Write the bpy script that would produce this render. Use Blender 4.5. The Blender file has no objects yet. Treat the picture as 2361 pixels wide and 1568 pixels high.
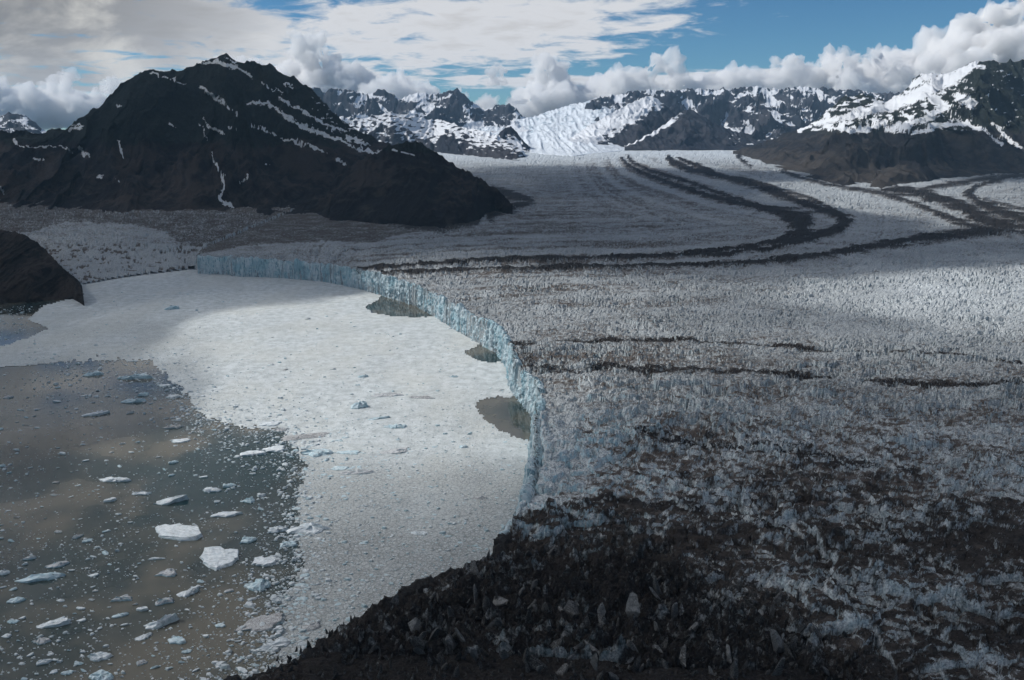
import bpy, math, random
import numpy as np

# ------------------------------------------------------------------ camera
SC = bpy.context.scene
PITCH = math.radians(14.9)
CAM_Z = 500.0
FPX = 28.0 / 36.0 * 2361.0          # focal length in photo-view pixels (2361 wide)
cam_d = bpy.data.cameras.new("camera"); cam_d.lens = 28.0; cam_d.sensor_width = 36.0
cam_d.clip_start = 1.0; cam_d.clip_end = 400000.0
cam = bpy.data.objects.new("camera", cam_d); SC.collection.objects.link(cam)
cam.location = (0, 0, CAM_Z); cam.rotation_euler = (math.pi / 2 - PITCH, 0, 0)
SC.camera = cam

# ------------------------------------------------------------------ light
SUN_AZ = math.radians(-80.0)        # clockwise from +Y: to the left, a little ahead of the viewer
SUN_EL = math.radians(40.0)
SUN_DIR = np.array([math.sin(SUN_AZ) * math.cos(SUN_EL), math.cos(SUN_AZ) * math.cos(SUN_EL), math.sin(SUN_EL)])
sun_d = bpy.data.lights.new("sun", 'SUN'); sun_d.energy = 5.0; sun_d.angle = math.radians(0.53); sun_d.color = (1.0, 0.96, 0.90)
sun = bpy.data.objects.new("sun", sun_d); SC.collection.objects.link(sun)
from mathutils import Vector
sun.rotation_euler = Vector(SUN_DIR).to_track_quat('Z', 'Y').to_euler()

world = bpy.data.worlds.new("World"); SC.world = world; world.use_nodes = True

def build_world():
    nt = world.node_tree; N = nt.nodes; L = nt.links; N.clear()
    out = N.new('ShaderNodeOutputWorld'); bg = N.new('ShaderNodeBackground')
    sky = N.new('ShaderNodeTexSky'); sky.sky_type = 'NISHITA'; sky.sun_disc = False
    sky.sun_elevation = SUN_EL; sky.sun_rotation = SUN_AZ
    sky.altitude = 1500; sky.air_density = 1.0; sky.dust_density = 0.0; sky.ozone_density = 4.0
    def math_(op, a, b=None, c=None, clamp=False):
        m = N.new('ShaderNodeMath'); m.operation = op; m.use_clamp = clamp
        for i, v in enumerate((a, b, c)):
            if v is None: continue
            if isinstance(v, (int, float)): m.inputs[i].default_value = v
            else: L.new(v, m.inputs[i])
        return m.outputs[0]
    tc = N.new('ShaderNodeTexCoord'); sep = N.new('ShaderNodeSeparateXYZ'); L.new(tc.outputs['Generated'], sep.inputs[0])
    x, y, z = sep.outputs
    # a thin high cloud sheet: directions are carried onto a flat layer overhead
    zz = math_('ADD', math_('MAXIMUM', z, 0.0), 0.11)
    px = math_('DIVIDE', x, zz); py = math_('DIVIDE', y, zz)
    cmb = N.new('ShaderNodeCombineXYZ'); L.new(px, cmb.inputs[0]); L.new(py, cmb.inputs[1])
    def noise(scale, detail, rough, vec, dist=0.0, off=0.0):
        n = N.new('ShaderNodeTexNoise'); n.inputs['Scale'].default_value = scale; n.inputs['Detail'].default_value = detail
        n.inputs['Roughness'].default_value = rough; n.inputs['Distortion'].default_value = dist
        mp = N.new('ShaderNodeMapping'); mp.inputs['Location'].default_value = (off, off * 0.7, off * 0.3)
        L.new(vec, mp.inputs[0]); L.new(mp.outputs[0], n.inputs['Vector']); return n.outputs[0]
    big = noise(0.5, 3, 0.5, cmb.outputs[0], 0.4, 3.1)
    fine = noise(3.6, 8, 0.60, cmb.outputs[0], 0.35, 11.0)
    az = math_('ARCTAN2', x, y); el = math_('ARCSINE', z)
    def blob(a0, e0, sa, se, tilt=0.0):
        da = math_('SUBTRACT', az, a0)
        de = math_('SUBTRACT', math_('SUBTRACT', el, e0), math_('MULTIPLY', da, tilt))
        q = math_('ADD', math_('POWER', math_('ABSOLUTE', math_('DIVIDE', da, sa)), 2.0), math_('POWER', math_('ABSOLUTE', math_('DIVIDE', de, se)), 2.0))
        return math_('MULTIPLY', math_('SUBTRACT', 1.0, q), 0.5)
    R = math.radians
    def N_clamp(v): return math_('MAXIMUM', v, 0.0)
    m = blob(R(-3), R(6.4), R(17), R(2.9), 0.06)
    for b in (blob(R(-22), R(6.2), R(12), R(3.2), -0.1), blob(R(-13), R(3.4), R(9), R(0.9)), blob(R(2), R(3.1), R(9), R(0.5)), blob(R(16), R(3.0), R(12), R(0.8))):
        m = math_('MAXIMUM', m, b)
    mass = blob(R(-34), R(9.0), R(21), R(10.0), -0.05)
    m = math_('MAXIMUM', m, mass)
    m = math_('MAXIMUM', m, -0.35)
    # far above the frame the sheet goes on in scattered pieces
    up = math_('MULTIPLY', math_('SUBTRACT', big, 0.5), 1.6)
    upmask = N.new('ShaderNodeMapRange'); upmask.inputs[1].default_value = R(8); upmask.inputs[2].default_value = R(22)
    L.new(el, upmask.inputs[0])
    mm = N.new('ShaderNodeMix'); mm.data_type = 'FLOAT'; L.new(upmask.outputs[0], mm.inputs[0]); L.new(m, mm.inputs[2]); L.new(up, mm.inputs[3])
    dens = math_('ADD', mm.outputs[0], math_('MULTIPLY', math_('SUBTRACT', fine, 0.5), 1.7))
    ramp = N.new('ShaderNodeMapRange'); ramp.interpolation_type = 'SMOOTHSTEP'
    ramp.inputs[1].default_value = -0.02; ramp.inputs[2].default_value = 0.34; L.new(dens, ramp.inputs[0])
    cc = N.new('ShaderNodeMix'); cc.data_type = 'RGBA'
    cc.inputs[6].default_value = (0.80, 0.82, 0.86, 1); cc.inputs[7].default_value = (0.60, 0.60, 0.61, 1)
    sh = N.new('ShaderNodeMapRange'); sh.inputs[1].default_value = 0.45; sh.inputs[2].default_value = 1.0; L.new(dens, sh.inputs[0]); L.new(sh.outputs[0], cc.inputs[0])
    cm2 = N.new('ShaderNodeCombineXYZ'); L.new(az, cm2.inputs[0]); L.new(math_('MULTIPLY', el, 1.7), cm2.inputs[1])
    lump = noise(9.0, 7, 0.58, cm2.outputs[0], 0.5, 5.3)
    gm = math_('MULTIPLY', N_clamp(mass), 2.2, clamp=True)
    gl = N.new('ShaderNodeMapRange'); gl.interpolation_type = 'SMOOTHSTEP'; gl.inputs[1].default_value = 0.30; gl.inputs[2].default_value = 0.56; L.new(lump, gl.inputs[0])
    gcol = N.new('ShaderNodeMix'); gcol.data_type = 'RGBA'; gcol.inputs[6].default_value = (0.76, 0.75, 0.71, 1); gcol.inputs[7].default_value = (0.30, 0.31, 0.33, 1); L.new(gl.outputs[0], gcol.inputs[0])
    cc2 = N.new('ShaderNodeMix'); cc2.data_type = 'RGBA'; L.new(gm, cc2.inputs[0]); L.new(cc.outputs[2], cc2.inputs[6]); L.new(gcol.outputs[2], cc2.inputs[7]); cc = cc2
    sk = N.new('ShaderNodeVectorMath'); sk.operation = 'SCALE'; sk.inputs[3].default_value = 0.085; L.new(sky.outputs[0], sk.inputs[0])
    tint = N.new('ShaderNodeVectorMath'); tint.operation = 'MULTIPLY'; tint.inputs[1].default_value = (0.52, 0.84, 1.0); L.new(sk.outputs[0], tint.inputs[0])
    mix = N.new('ShaderNodeMix'); mix.data_type = 'RGBA'
    L.new(ramp.outputs[0], mix.inputs[0]); L.new(tint.outputs[0], mix.inputs[6]); L.new(cc.outputs[2], mix.inputs[7])
    L.new(mix.outputs[2], bg.inputs[0]); bg.inputs[1].default_value = 1.0
    L.new(bg.outputs[0], out.inputs[0])
build_world()

SC.view_settings.view_transform = 'Standard'; SC.view_settings.look = 'None'
SC.view_settings.gamma = 1.0; SC.view_settings.use_curve_mapping = False
SC.view_settings.exposure = -0.2
cy = SC.cycles
cy.max_bounces = 12; cy.diffuse_bounces = 2; cy.glossy_bounces = 2; cy.transmission_bounces = 2
cy.volume_bounces = 8; cy.transparent_max_bounces = 8
cy.use_denoising = True; cy.caustics_reflective = False; cy.caustics_refractive = False
cy.sample_clamp_indirect = 4.0
cy.use_adaptive_sampling = True; cy.adaptive_threshold = 0.02

# ------------------------------------------------------------------ numpy helpers
CT, ST = math.cos(PITCH), math.sin(PITCH)
def ray(px, py):
    """view direction of a photo-view pixel (2361 x 1568), scaled so that y = forward distance unit"""
    dx = (np.asarray(px, float) - 1180.5) / FPX; dy = -(np.asarray(py, float) - 784.0) / FPX
    X = dx; Y = CT + dy * ST; Z = -ST + dy * CT
    return X / Y, Z / Y
def at_z(px, py, z):
    a, c = ray(px, py); Y = (z - CAM_Z) / c
    return a * Y, Y
def project(X, Y, Z):
    zc = Y * CT - (Z - CAM_Z) * ST; yc = Y * ST + (Z - CAM_Z) * CT
    zc = np.maximum(zc, 1.0)
    return 1180.5 + FPX * X / zc, 784.0 - FPX * yc / zc

def h2(ix, iy, seed):
    with np.errstate(over='ignore'):
        h = (ix.astype(np.uint32) * np.uint32(374761393)) ^ (iy.astype(np.uint32) * np.uint32(668265263)) ^ np.uint32((seed * 2246822519 + 3266489917) & 0xffffffff)
        h = (h ^ (h >> np.uint32(13))) * np.uint32(1274126177)
        h = (h ^ (h >> np.uint32(16))) * np.uint32(2654435761)
        h = h ^ (h >> np.uint32(15))
    return h
def rnd(ix, iy, seed): return h2(ix, iy, seed).astype(np.float32) * np.float32(1 / 4294967296.0)
def noise2(x, y, seed=0):
    x = np.asarray(x, np.float64); y = np.asarray(y, np.float64)
    ix = np.floor(x).astype(np.int64); iy = np.floor(y).astype(np.int64)
    fx = (x - ix).astype(np.float32); fy = (y - iy).astype(np.float32)
    u = fx * fx * fx * (fx * (fx * 6 - 15) + 10); v = fy * fy * fy * (fy * (fy * 6 - 15) + 10)
    def g(i, j, dx, dy):
        a = rnd(ix + i, iy + j, seed) * np.float32(2 * np.pi)
        return np.cos(a) * dx + np.sin(a) * dy
    n00 = g(0, 0, fx, fy); n10 = g(1, 0, fx - 1, fy); n01 = g(0, 1, fx, fy - 1); n11 = g(1, 1, fx - 1, fy - 1)
    return ((n00 * (1 - u) + n10 * u) * (1 - v) + (n01 * (1 - u) + n11 * u) * v) * 1.5
def fbm(x, y, o=4, seed=0, gain=0.5, lac=2.03):
    s = 0; a = 1.0; t = 0
    for k in range(o):
        s = s + a * noise2(x, y, seed + k * 17); t += a; a *= gain; x = x * lac + 13.7; y = y * lac + 7.1
    return s / t
def ridged(x, y, o=5, seed=0, gain=0.55, lac=2.05):
    s = 0; a = 1.0; t = 0; w = 1.0
    for k in range(o):
        n = 1 - np.abs(noise2(x, y, seed + k * 31)) * 1.6; n = np.clip(n, 0, 1); n = n * n * w; w = np.clip(n * 1.6, 0, 1)
        s = s + a * n; t += a; a *= gain; x = x * lac + 5.3; y = y * lac + 9.9
    return s / t
def worley(x, y, seed=0, jit=0.9):
    ix = np.floor(x).astype(np.int64); iy = np.floor(y).astype(np.int64)
    fx = (x - ix).astype(np.float32); fy = (y - iy).astype(np.float32)
    F1 = np.full(x.shape, 9, np.float32); F2 = F1.copy(); idv = np.zeros(x.shape, np.float32)
    for i in (-1, 0, 1):
        for j in (-1, 0, 1):
            rx = rnd(ix + i, iy + j, seed); ry = rnd(ix + i, iy + j, seed + 7)
            d = np.hypot(i + 0.5 + (rx - 0.5) * jit - fx, j + 0.5 + (ry - 0.5) * jit - fy)
            c = d < F1
            F2 = np.where(c, F1, np.minimum(F2, d)); idv = np.where(c, rnd(ix + i, iy + j, seed + 3), idv); F1 = np.where(c, d, F1)
    return F1, F2, idv
def sstep(a, b, x):
    t = np.clip((x - a) / (b - a), 0, 1); return t * t * (3 - 2 * t)
def inside(px, py, poly):
    poly = np.asarray(poly, float); r = np.zeros(px.shape, bool); n = len(poly)
    for i in range(n):
        x0, y0 = poly[i]; x1, y1 = poly[(i + 1) % n]
        if y0 == y1: continue
        c = (y0 > py) != (y1 > py)
        r ^= c & (px < (x1 - x0) * (py - y0) / (y1 - y0) + x0)
    return r
def pldist(px, py, pts, extra=None):
    """distance to a polyline; with extra (one value per point) also the value at the nearest place"""
    pts = np.asarray(pts, float); best = np.full(px.shape, 1e12, np.float64); ev = np.zeros(px.shape, np.float32)
    for i in range(len(pts) - 1):
        ax, ay = pts[i, :2]; bx, by = pts[i + 1, :2]; ux, uy = bx - ax, by - ay; L2 = ux * ux + uy * uy + 1e-9
        t = np.clip(((px - ax) * ux + (py - ay) * uy) / L2, 0, 1)
        d = (px - ax - t * ux) ** 2 + (py - ay - t * uy) ** 2
        c = d < best; best = np.where(c, d, best)
        if extra is not None: ev = np.where(c, extra[i] * (1 - t) + extra[i + 1] * t, ev)
    return np.sqrt(best), ev

def link(o, parent=None):
    SC.collection.objects.link(o)
    if parent is not None: o.parent = parent
    return o
def mesh_np(name, co, quads, mat=None, attr=None, smooth=False, parent=None):
    me = bpy.data.meshes.new(name)
    n = len(co); f = np.asarray(quads, np.int32); k = f.shape[1]
    me.vertices.add(n); me.vertices.foreach_set('co', np.ascontiguousarray(co, np.float32).ravel())
    me.loops.add(f.size); me.loops.foreach_set('vertex_index', f.ravel())
    me.polygons.add(len(f)); me.polygons.foreach_set('loop_start', np.arange(0, f.size, k, dtype=np.int32))
    me.polygons.foreach_set('loop_total', np.full(len(f), k, np.int32))
    me.polygons.foreach_set('use_smooth', np.full(len(f), smooth, bool))
    if attr is not None:
        a = me.attributes.new('mask', 'FLOAT_COLOR', 'POINT')
        rgba = np.ones((n, 4), np.float32); rgba[:, :attr.shape[1]] = attr
        a.data.foreach_set('color', rgba.ravel())
    me.update(calc_edges=True)
    if mat: me.materials.append(mat)
    return link(bpy.data.objects.new(name, me), parent)
def grid_quads(nr, nc):
    i = np.arange(nr - 1)[:, None] * nc + np.arange(nc - 1)[None, :]
    return np.stack([i, i + 1, i + nc + 1, i + nc], -1).reshape(-1, 4)
def compact(co, quads, attr):
    used = np.zeros(len(co), bool); used[quads.ravel()] = True
    idx = np.cumsum(used) - 1
    return co[used], idx[quads], (attr[used] if attr is not None else None)
def tag(o, label=None, cat=None, group=None, kind=None):
    if label: o['label'] = label
    if cat: o['category'] = cat
    if group: o['group'] = group
    if kind: o['kind'] = kind
    return o

# ------------------------------------------------------------------ materials
class NT:
    def __init__(s, name):
        s.m = bpy.data.materials.new(name); s.m.use_nodes = True; s.t = s.m.node_tree; s.N = s.t.nodes; s.L = s.t.links; s.N.clear()
        s.out = s.N.new('ShaderNodeOutputMaterial'); s.b = s.N.new('ShaderNodeBsdfPrincipled'); s.L.new(s.b.outputs[0], s.out.inputs[0])
        s.b.inputs['Specular IOR Level'].default_value = 0.06
    def put(s, sock, v):
        if v is None: return
        if hasattr(v, 'is_linked') or hasattr(v, 'links'): s.L.new(v, sock)
        elif isinstance(v, tuple) and len(v) == 3 and sock.type == 'RGBA': sock.default_value = (*v, 1)
        else: sock.default_value = v
    def math(s, op, a, b=None, c=None, clamp=False):
        n = s.N.new('ShaderNodeMath'); n.operation = op; n.use_clamp = clamp
        for i, v in enumerate((a, b, c)): s.put(n.inputs[i], v)
        return n.outputs[0]
    def mr(s, v, a, b, c=0.0, d=1.0, smooth=True):
        n = s.N.new('ShaderNodeMapRange'); n.interpolation_type = 'SMOOTHSTEP' if smooth else 'LINEAR'
        for i, q in enumerate((v, a, b, c, d)): s.put(n.inputs[i], q)
        return n.outputs[0]
    def mix(s, f, a, b):
        n = s.N.new('ShaderNodeMix'); n.data_type = 'RGBA'; s.put(n.inputs[0], f); s.put(n.inputs[6], a); s.put(n.inputs[7], b); return n.outputs[2]
    def pos(s): return s.N.new('ShaderNodeNewGeometry').outputs['Position']
    def nz(s):
        n = s.N.new('ShaderNodeSeparateXYZ'); s.L.new(s.N.new('ShaderNodeNewGeometry').outputs['True Normal'], n.inputs[0]); return n.outputs[2]
    def noise(s, scale, detail=4, rough=0.55, vec=None, sc=(1, 1, 1), dist=0.0):
        mp = s.N.new('ShaderNodeMapping'); mp.inputs['Scale'].default_value = sc; s.L.new(vec or s.pos(), mp.inputs[0])
        n = s.N.new('ShaderNodeTexNoise'); n.inputs['Scale'].default_value = scale; n.inputs['Detail'].default_value = detail
        n.inputs['Roughness'].default_value = rough; n.inputs['Distortion'].default_value = dist
        s.L.new(mp.outputs[0], n.inputs['Vector']); return n.outputs[0]
    def voro(s, scale, vec=None, feature='F1', sc=(1, 1, 1), out='Distance'):
        mp = s.N.new('ShaderNodeMapping'); mp.inputs['Scale'].default_value = sc; s.L.new(vec or s.pos(), mp.inputs[0])
        n = s.N.new('ShaderNodeTexVoronoi'); n.feature = feature; n.inputs['Scale'].default_value = scale; s.L.new(mp.outputs[0], n.inputs['Vector']); return n.outputs[out]
    def mask(s):
        a = s.N.new('ShaderNodeAttribute'); a.attribute_name = 'mask'; n = s.N.new('ShaderNodeSeparateColor'); s.L.new(a.outputs['Color'], n.inputs[0]); return n.outputs
    def alpha(s):
        a = s.N.new('ShaderNodeAttribute'); a.attribute_name = 'mask'; return a.outputs['Alpha']
    def scale(s, c, f):
        n = s.N.new('ShaderNodeVectorMath'); n.operation = 'SCALE'; s.L.new(c, n.inputs[0]); s.put(n.inputs[3], f); return n.outputs[0]
    def bump(s, h, strength, dist):
        n = s.N.new('ShaderNodeBump'); n.inputs['Strength'].default_value = strength; n.inputs['Distance'].default_value = dist
        s.L.new(h, n.inputs['Height']); s.L.new(n.outputs[0], s.b.inputs['Normal'])
    def done(s, col, rough=0.8):
        s.put(s.b.inputs['Base Color'], col); s.put(s.b.inputs['Roughness'], rough); return s.m

def mat_glacier():
    t = NT('crevassed_ice'); r, g, b = t.mask()            # r debris, g brown tint, b blue / clean
    n1 = t.noise(0.11, 5, 0.65); n2 = t.noise(0.5, 4, 0.6); n3 = t.noise(0.012, 4, 0.6)
    nz = t.nz()
    ice = t.mix(t.mr(n2, 0.35, 0.65), (0.20, 0.222, 0.24), (0.50, 0.535, 0.555))
    steep = t.mr(nz, 0.72, 0.28)
    blue = t.math('MULTIPLY', t.math('MULTIPLY', steep, b), t.mr(n1, 0.38, 0.62), clamp=True)
    ice = t.mix(blue, ice, (0.30, 0.45, 0.52))
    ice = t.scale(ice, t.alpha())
    deb_col = t.mix(g, (0.013, 0.0125, 0.013), (0.10, 0.085, 0.076))
    deb_col = t.mix(t.mr(n2, 0.45, 0.75), deb_col, t.mix(0.35, deb_col, (0.09, 0.083, 0.08)))
    lie = t.math('MULTIPLY', t.math('SUBTRACT', nz, 0.55), 0.55)
    d = t.math('ADD', t.math('ADD', r, lie), t.math('MULTIPLY', t.math('SUBTRACT', n1, 0.5), 1.1))
    d = t.math('ADD', d, t.math('MULTIPLY', t.math('SUBTRACT', n3, 0.5), 0.5))
    df = t.mr(d, 0.34, 0.72)
    cr = t.noise(0.22, 4, 0.7, dist=0.6)
    t.bump(t.math('ADD', n2, cr), 0.9, 1.8)
    return t.done(t.mix(df, ice, deb_col), 0.75)
def mat_cliff():
    t = NT('calving_ice'); r, g, b = t.mask()
    n1 = t.noise(0.06, 5, 0.65, sc=(1, 1, 0.18)); n2 = t.noise(0.35, 5, 0.65, sc=(1, 1, 0.3)); n3 = t.noise(0.02, 3, 0.5)
    c = t.mix(t.mr(n1, 0.33, 0.66), (0.34, 0.47, 0.53), (0.56, 0.64, 0.68))
    c = t.mix(t.mr(n2, 0.5, 0.75), c, (0.66, 0.71, 0.74))
    c = t.mix(t.math('MULTIPLY', t.mr(n3, 0.5, 0.62), 0.45), c, (0.20, 0.40, 0.48))
    n4 = t.noise(0.09, 3, 0.5, sc=(1, 1, 0.12)); c = t.mix(t.math('MULTIPLY', t.mr(t.math('ABSOLUTE', t.math('SUBTRACT', n4, 0.5)), 0.03, 0.0), 0.75), c, (0.07, 0.22, 0.29))
    d = t.math('ADD', r, t.math('MULTIPLY', t.math('SUBTRACT', n2, 0.5), 1.0))
    c = t.mix(t.mr(d, 0.45, 0.75), c, (0.03, 0.029, 0.029))
    t.bump(n2, 0.9, 2.6)
    return t.done(t.scale(c, 0.86), 0.6)
def mat_rock(name, rock, rock2, veg=(0.016, 0.024, 0.018), scale=1.0, snowc=(0.74, 0.77, 0.81), bumpd=18.0, sn_n=0.9):
    t = NT(name); r, g, b = t.mask()                       # r snow, g vegetation, b rock tone
    s = scale
    n1 = t.noise(0.012 * s, 7, 0.62); n2 = t.noise(0.05 * s, 5, 0.6); n3 = t.noise(0.004 * s, 4, 0.5)
    c = t.mix(t.mr(t.math('ADD', n1, t.math('MULTIPLY', t.math('SUBTRACT', b, 0.5), 0.6)), 0.38, 0.66), rock, rock2)
    c = t.mix(t.mr(t.math('ADD', g, t.math('MULTIPLY', t.math('SUBTRACT', n1, 0.5), 1.0)), 0.4, 0.7), c, t.mix(t.mr(n2, 0.35, 0.7), veg, tuple(v * 1.9 for v in veg)))
    sn = t.math('ADD', r, t.math('MULTIPLY', t.math('SUBTRACT', n2, 0.5), sn_n))
    sn = t.math('ADD', sn, t.math('MULTIPLY', t.math('SUBTRACT', n1, 0.5), 0.5))
    c = t.mix(t.mr(sn, 0.46, 0.56), c, t.mix(t.mr(n3, 0.3, 0.7), snowc, tuple(v * 0.9 for v in snowc)))
    n5 = t.noise(0.03 * s, 9, 0.72, dist=0.8)
    t.bump(t.math('ADD', n1, t.math('MULTIPLY', n5, 0.8)), 1.0, bumpd / s)
    return t.done(c, 0.9)
def mat_water():
    t = NT('silty_fjord_water')
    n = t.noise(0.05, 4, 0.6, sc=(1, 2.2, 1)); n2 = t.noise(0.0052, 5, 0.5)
    c = t.mix(t.mr(n2, 0.42, 0.60), (0.018, 0.032, 0.033), (0.094, 0.090, 0.073))  # beige and teal blotches imitate cloud reflections in the silty base colour
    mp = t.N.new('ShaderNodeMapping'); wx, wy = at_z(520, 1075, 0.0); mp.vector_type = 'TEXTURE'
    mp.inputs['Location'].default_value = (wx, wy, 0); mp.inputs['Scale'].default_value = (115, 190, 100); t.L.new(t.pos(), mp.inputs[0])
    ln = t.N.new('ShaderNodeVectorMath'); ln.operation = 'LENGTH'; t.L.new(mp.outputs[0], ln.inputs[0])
    c = t.mix(t.mr(t.math('ADD', ln.outputs['Value'], t.math('MULTIPLY', t.math('SUBTRACT', t.noise(0.012, 4, 0.6), 0.5), 1.6)), 1.15, 0.65), c, (0.010, 0.030, 0.034))  # dark teal blob in the base colour, standing for a darker reflection
    t.b.inputs['IOR'].default_value = 1.333; t.b.inputs['Specular IOR Level'].default_value = 0.9
    t.bump(n, 0.05, 1.0)
    return t.done(c, 0.04)
def mat_melange():
    t = NT('packed_brash_ice'); r, g, b = t.mask()
    n0 = t.noise(0.006, 4, 0.6, sc=(1, 0.6, 1)); n1 = t.noise(0.05, 5, 0.65); v = t.voro(0.22); v2 = t.voro(0.55); cell = t.N.new('ShaderNodeTexVoronoi')
    cell.inputs['Scale'].default_value = 0.62; t.L.new(t.pos(), cell.inputs['Vector'])
    sp = t.N.new('ShaderNodeSeparateColor'); t.L.new(cell.outputs['Color'], sp.inputs[0])
    c = t.mix(t.mr(n1, 0.35, 0.65), (0.37, 0.405, 0.42), (0.54, 0.585, 0.605))
    c = t.mix(t.math('MULTIPLY', t.mr(n0, 0.42, 0.62), 0.35), c, (0.50, 0.51, 0.48))
    gray = t.mix(t.mr(sp.outputs[0], 0.55, 0.95), (0.24, 0.255, 0.26), (0.42, 0.45, 0.47))
    gray = t.mix(t.mr(n1, 0.35, 0.7), gray, t.mix(0.5, gray, (0.22, 0.23, 0.23)))
    c = t.mix(t.math('ADD', r, t.math('MULTIPLY', t.math('SUBTRACT', n1, 0.5), 0.5), clamp=True), c, gray)
    ed = t.voro(0.16, feature='DISTANCE_TO_EDGE'); c = t.mix(t.math('MULTIPLY', t.mr(ed, 0.12, 0.0), t.math('MULTIPLY', t.math('ADD', r, 0.25, clamp=True), 0.55)), c, (0.10, 0.115, 0.115))
    t.bump(t.math('ADD', v, t.math('MULTIPLY', v2, 0.5)), 0.45, 0.9)
    return t.done(c, 0.7)
def mat_berg(name, white, shade, dirt, dirt_amt, side=(0.22, 0.42, 0.50)):
    t = NT(name)
    oi = t.N.new('ShaderNodeObjectInfo')
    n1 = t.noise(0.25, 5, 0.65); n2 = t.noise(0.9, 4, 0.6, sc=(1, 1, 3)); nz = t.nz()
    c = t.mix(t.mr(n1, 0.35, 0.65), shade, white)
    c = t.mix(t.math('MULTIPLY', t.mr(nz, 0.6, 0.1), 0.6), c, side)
    d = t.math('ADD', t.math('MULTIPLY', t.math('SUBTRACT', n2, 0.5), 1.2), t.math('ADD', dirt_amt, t.math('MULTIPLY', t.math('SUBTRACT', oi.outputs['Random'], 0.5), 0.25)))
    c = t.mix(t.mr(d, 0.35, 0.7), c, dirt)
    tc = t.N.new('ShaderNodeTexCoord').outputs['Object']
    gr = t.noise(1.0, 5, 0.6, vec=tc, sc=(2.5, 26, 3), dist=0.3); pt = t.noise(9.0, 4, 0.65, vec=tc)
    c = t.mix(t.math('MULTIPLY', t.mr(gr, 0.50, 0.66), 0.55), c, t.scale(c, 0.5))
    c = t.mix(t.math('MULTIPLY', t.mr(pt, 0.56, 0.68), 0.6), c, t.scale(c, 0.55))
    t.bump(t.math('ADD', t.math('ADD', n1, gr), t.math('MULTIPLY', pt, 0.7)), 0.7, 1.0)
    return t.done(c, 0.6)
def mat_cloud(name, dens, an=0.3, col=(1, 1, 1)):
    m = bpy.data.materials.new(name); m.use_nodes = True; N = m.node_tree.nodes; N.clear()
    o = N.new('ShaderNodeOutputMaterial'); v = N.new('ShaderNodeVolumePrincipled')
    v.inputs['Color'].default_value = (*col, 1); v.inputs['Density'].default_value = dens; v.inputs['Anisotropy'].default_value = an
    v.inputs['Density Attribute'].default_value = ''
    m.node_tree.links.new(v.outputs[0], o.inputs['Volume']); return m

M_GL = mat_glacier(); M_CLIFF = mat_cliff(); M_WATER = mat_water(); M_MEL = mat_melange()
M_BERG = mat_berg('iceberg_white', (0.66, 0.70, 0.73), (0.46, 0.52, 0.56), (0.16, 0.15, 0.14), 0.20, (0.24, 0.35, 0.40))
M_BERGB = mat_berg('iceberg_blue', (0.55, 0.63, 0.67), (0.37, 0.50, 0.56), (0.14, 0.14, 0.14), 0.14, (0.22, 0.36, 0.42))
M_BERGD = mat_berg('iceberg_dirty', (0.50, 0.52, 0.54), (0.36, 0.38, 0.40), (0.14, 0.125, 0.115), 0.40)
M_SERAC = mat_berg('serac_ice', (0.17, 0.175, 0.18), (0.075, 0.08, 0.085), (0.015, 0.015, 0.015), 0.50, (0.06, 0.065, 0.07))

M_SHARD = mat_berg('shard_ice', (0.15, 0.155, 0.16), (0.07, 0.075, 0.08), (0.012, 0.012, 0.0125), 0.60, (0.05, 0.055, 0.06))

# ------------------------------------------------------------------ water
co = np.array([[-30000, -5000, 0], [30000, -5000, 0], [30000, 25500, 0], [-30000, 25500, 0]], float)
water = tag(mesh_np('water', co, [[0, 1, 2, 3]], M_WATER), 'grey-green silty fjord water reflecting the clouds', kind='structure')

# ------------------------------------------------------------------ glacier
def zs_of(Y): return 60.0 + 0.0105 * np.maximum(0, Y - 2600)
def at_gl(px, py):
    z = 60.0
    for _ in range(25):
        X, Y = at_z(px, py, z); z = 0.5 * z + 0.5 * zs_of(Y)
    return X, Y
# plan of the ice front: photo pixel, height of the plane it was read on, width of the slope behind it
FRONT = [(-60, 690, 0, 700), (60, 668, 0, 700), (150, 664, 0, 700), (190, 658, 0, 700), (260, 645, 0, 650), (330, 635, 0, 560), (400, 627, 0, 420), (440, 622, 0, 200),
         (452, 622, 0, 40), (457, 631, 0, 4), (490, 633, 0, 4), (530, 633, 0, 4), (534, 637, 0, 4), (640, 641, 0, 4), (740, 649, 0, 4), (800, 660, 0, 4), (830, 667, 0, 4), (900, 687, 0, 4), (960, 706, 0, 4),
         (1000, 728, 0, 4), (1050, 760, 0, 4), (1100, 790, 0, 4), (1150, 816, 0, 4), (1168, 850, 0, 4), (1180, 900, 0, 6), (1200, 927, 0, 6),
         (1235, 965, 0, 8), (1238, 1010, 0, 8), (1226, 1060, 0, 14), (1224, 1130, 0, 24), (1206, 1215, 0, 18), (1140, 1268, 58, 10), (1110, 1290, 58, 8),
         (1040, 1312, 58, 8), (950, 1352, 58, 8), (870, 1388, 58, 8), (790, 1442, 58, 8), (700, 1500, 58, 8), (640, 1530, 58, 8), (540, 1575, 58, 8), (420, 1640, 58, 8), (250, 1760, 58, 8)]
FP = np.array([[*at_z(p[0], p[1], p[2])] for p in FRONT]); FW = np.array([p[3] for p in FRONT], float)
GPOLY = list(map(tuple, FP)) + [(-300, 250), (3000, 250), (20000, 3000), (20000, 20000), (-20000, 20000), (-20000, 3000)]

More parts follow.
